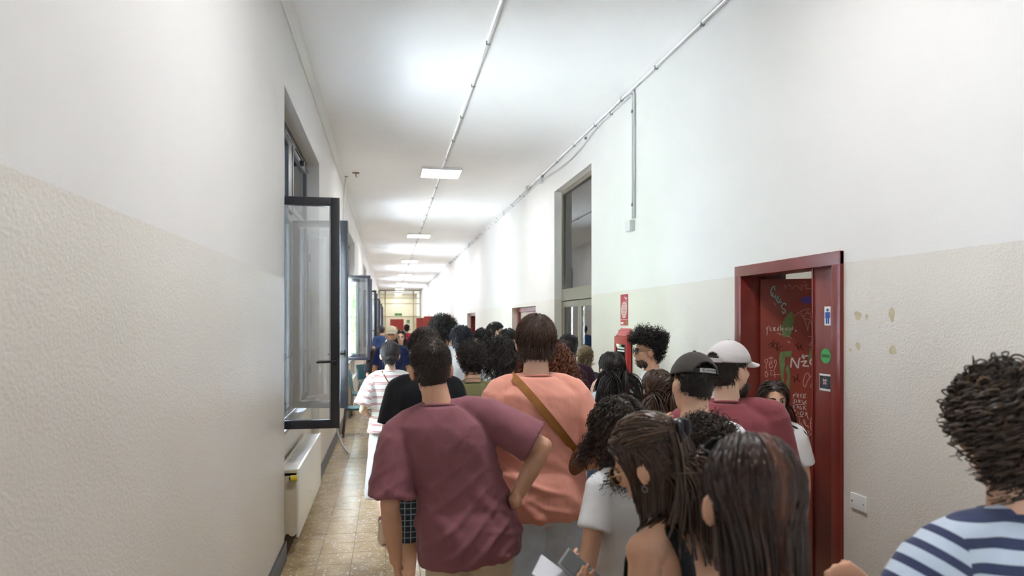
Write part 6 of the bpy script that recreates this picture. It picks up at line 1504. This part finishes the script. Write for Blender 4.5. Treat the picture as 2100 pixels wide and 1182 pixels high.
tsl = MB(); tsl.add(*loft([(0.115,-0.148,1.17),(0.122,-0.158,1.11),(0.118,-0.158,1.05)], [0.006,0.010,0.012], 0.004, 8)); tsl.build('tassel', M_LEATHER, r, True)
h_bun(sk, r, rg, ((34,28,31),(88,78,84)), 1600, (0.008,-0.120,-0.050), 0.034, 0.0020)

# 25..30 far end and seated
r, sk, rg = figure('bearded man in beige cap and navy t-shirt walking toward the camera', 803, 9.7, 1.755, 176, SK2, 1, seed=25, head=(0,0,0), group='people walking along the windows', armR=dict(el=(0.245,-0.06,1.13), wr=(0.22,0.10,0.92)), armL=dict(el=(-0.245,-0.06,1.13), wr=(-0.23,0.04,0.88))); tshirt(sk, r, C_NAVY, 0.014, rg, fit=0.7); trousers(sk, r, C_NAVYD, 0.018, rg); std_shoes(sk, r); face_parts(sk, r); beard(sk, r, rg, ((40,28,22),(84,64,50)), 500, 0.02); h_short(sk, r, rg, DKBR, 400, 0.02, 0.015, 0.015, 0.003, 4); cap(sk, r, M_CAPB, False, base=0.10)
r, sk, rg = figure('grey-haired man in blue shirt walking away down the corridor', 783, 18.0, 1.70, 0, SK3, 2, seed=26, group='people walking along the windows'); tshirt(sk, r, C_BLUE, 0.018, rg, fit=0.8, name='shirt'); trousers(sk, r, C_NAVYD, 0.02, rg); std_shoes(sk, r); h_short(sk, r, rg, GREYH, 500, 0.03, 0.015, 0.012, 0.004, 4)
r, sk, rg = figure('woman in glasses and dark navy top with bare legs facing the camera', 822, 12.0, 1.665, 176, SK3, 1, True, seed=27, sex='f', group='people walking along the windows'); tshirt(sk, r, C_NAVYD, 0.015, rg, hem=0.9, fit=0.6, sleeve=0.9, sl_r=(0.07,0.09)); trousers(sk, r, C_NAVYD, 0.018, rg, end=0.66, leg_r=(0.11,0.11,0.11), name='shorts'); std_shoes(sk, r); face_parts(sk, r); glasses(sk, r, M_BLACK, M_LENS); h_long(sk, r, rg, BLACKH, 500, 0.34, 0.004)
r, sk, rg = figure('dark-haired woman in burgundy top far down the corridor', 834, 20.0, 1.73, 0, SK3, 2, seed=28, sex='f', group='people walking along the windows'); tshirt(sk, r, C_BURG, 0.018, rg, fit=0.6); trousers(sk, r, C_JEAN, 0.02, rg); std_shoes(sk, r); h_bun(sk, r, rg, BLACKH, 400, (0,-0.09,0.08), 0.036, 0.004)
r, sk, rg = figure('blond person in white top behind the beige cap', 809, 15.0, 1.70, 180, SK3, 2, seed=29, sex='f', group='people walking along the windows'); tshirt(sk, r, C_WHITE, 0.018, rg); trousers(sk, r, C_JEANM, 0.02, rg); std_shoes(sk, r); face_parts(sk, r); h_long(sk, r, rg, BLONDE, 400, 0.25, 0.0045)
r, sk, rg = figure('brown-haired person in black seated by the left wall on a teal chair', 764, 14.6, 1.66, -120, SK1, 1, seed=30, sex='f', sit=True, head=(20,6,0), group='people sitting by the windows', legs={k: dict(knee=(k*0.10,0.42,0.93), ank=(k*0.10,0.44,0.535)) for k in (-1, 1)},
    armL=dict(el=(-0.21,0.02,1.15), wr=(-0.10,0.22,1.06)), armR=dict(el=(0.21,0.02,1.15), wr=(0.10,0.22,1.06)))
r.location.z = -0.45*r.scale[0]; tshirt(sk, r, C_BLACK, 0.015, rg); trousers(sk, r, C_BLACK, 0.018, rg, end=0.06); std_shoes(sk, r); face_parts(sk, r); h_long(sk, r, rg, BROWN, 400, 0.28, 0.004)
SEAT_POS = (r.location.x, r.location.y)
# 31 striped man in the right corner
r, sk, rg = figure('man with big brown curls in navy and white striped t-shirt at right edge', 2088, 1.36, 1.735, 2, (214,164,134), 0, seed=31, head=(-24,6,0), broad=1.12,
    armL=dict(el=(-0.385,0.0,1.12), wr=(-0.175,0.20,1.235), hd=(-0.55,0.45,0.5), pn=(0.35,1,-0.35), th=(-0.3,0.2,-1), curl=72), armR=dict(el=(0.31,0.0,1.12), wr=(0.2,0.2,1.1), pn=(-1,0,0.2), th=(0,0,1)))
tshirt(sk, r, C_BLUEST, 0.0085, rg, fit=0.6, sleeve=0.8, sl_r=(0.072,0.082), amp=0.004, run=True, ease=0.018); trousers(sk, r, C_JEAN, 0.013, rg); std_shoes(sk, r)
h_curly(sk, r, rg, ((30,22,18),(118,90,68)), 1300, 0.062, 0.060, 0.0026, 26, 0.012, 2.0, 0.7, 0.35, -0.86, 0.5, -0.08, 0.018, (0.006,0.020))

# ================================================================ TEAL CHAIRS along the left wall
M_TEAL = simple('teal_plastic', lin(46,128,140), 0.4, 0.5, noise_amt=0.05); M_TUBE = simple('grey_steel_tube', lin(120,122,126), 0.35, 0.5, 0.7)
def teal_chair(x, y, rz, label):
    e = empty('chair', (x, y, 0), math.radians(rz))
    def slab(name, pts, half, th):   # curved plastic slab: profile points (y,z), width 2*half
        m = MB(); n = len(pts); vs = []
        for sx, dz in ((-1,0),(1,0)):
            for (yy, zz) in pts: vs.append((sx*half, yy, zz))
        nor = []
        for i in range(n):
            a, b = pts[max(0,i-1)], pts[min(n-1,i+1)]; t = nrm([b[0]-a[0], b[1]-a[1]]); nor.append((-t[1]*th, t[0]*th))
        for sx in (-1, 1):
            for (yy, zz), (ny, nz) in zip(pts, nor): vs.append((sx*half, yy+ny, zz+nz))
        fs = []
        for i in range(n-1): fs += [(i,i+1,n+i+1,n+i), (2*n+i,3*n+i,3*n+i+1,2*n+i+1), (i,2*n+i,2*n+i+1,i+1), (n+i,n+i+1,3*n+i+1,3*n+i)]
        fs += [(0,n,3*n,2*n), (n-1,3*n-1,4*n-1,2*n-1)]
        m.add(vs, fs); o = m.build(name, M_TEAL, e, 'auto'); b = o.modifiers.new('bevel', 'BEVEL'); b.width = 0.006; b.segments = 2; return o
    slab('seat', [(-0.20,0.475),(-0.16,0.445),(-0.05,0.435),(0.08,0.445),(0.17,0.455),(0.21,0.44)], 0.20, 0.012)
    slab('backrest', [(-0.215,0.56),(-0.225,0.65),(-0.235,0.75),(-0.255,0.85),(-0.265,0.88)], 0.20, 0.012)
    for k in (-1, 1):
        m = MB(); m.tube([(k*0.18,0.19,0.43),(k*0.19,0.205,0.2),(k*0.20,0.22,0.0)], 0.011, 8); m.build('leg', M_TUBE, e, True)
        m = MB(); m.tube([(k*0.17,-0.24,0.80),(k*0.17,-0.205,0.5),(k*0.18,-0.20,0.40),(k*0.20,-0.24,0.0)], 0.011, 8); m.build('leg', M_TUBE, e, True)
        m = MB(); m.tube([(k*0.18,0.19,0.425),(k*0.175,-0.20,0.425)], 0.010, 8); m.build('side_rail', M_TUBE, e, True)
    tag(e, label, 'chair', 'teal chairs along the left wall')
teal_chair(-0.47, 11.1, -84, 'nearest teal plastic chair by the left wall, beside the striped woman')
teal_chair(-0.47, 13.2, -92, 'teal plastic chair by the left wall, second from the camera')
cx, cy = SEAT_POS; a = math.radians(-120); teal_chair(cx-0.03*-math.sin(a)*0, cy, -120, 'teal plastic chair under the seated person in black')
bpy.data.scenes.remove(TMP)
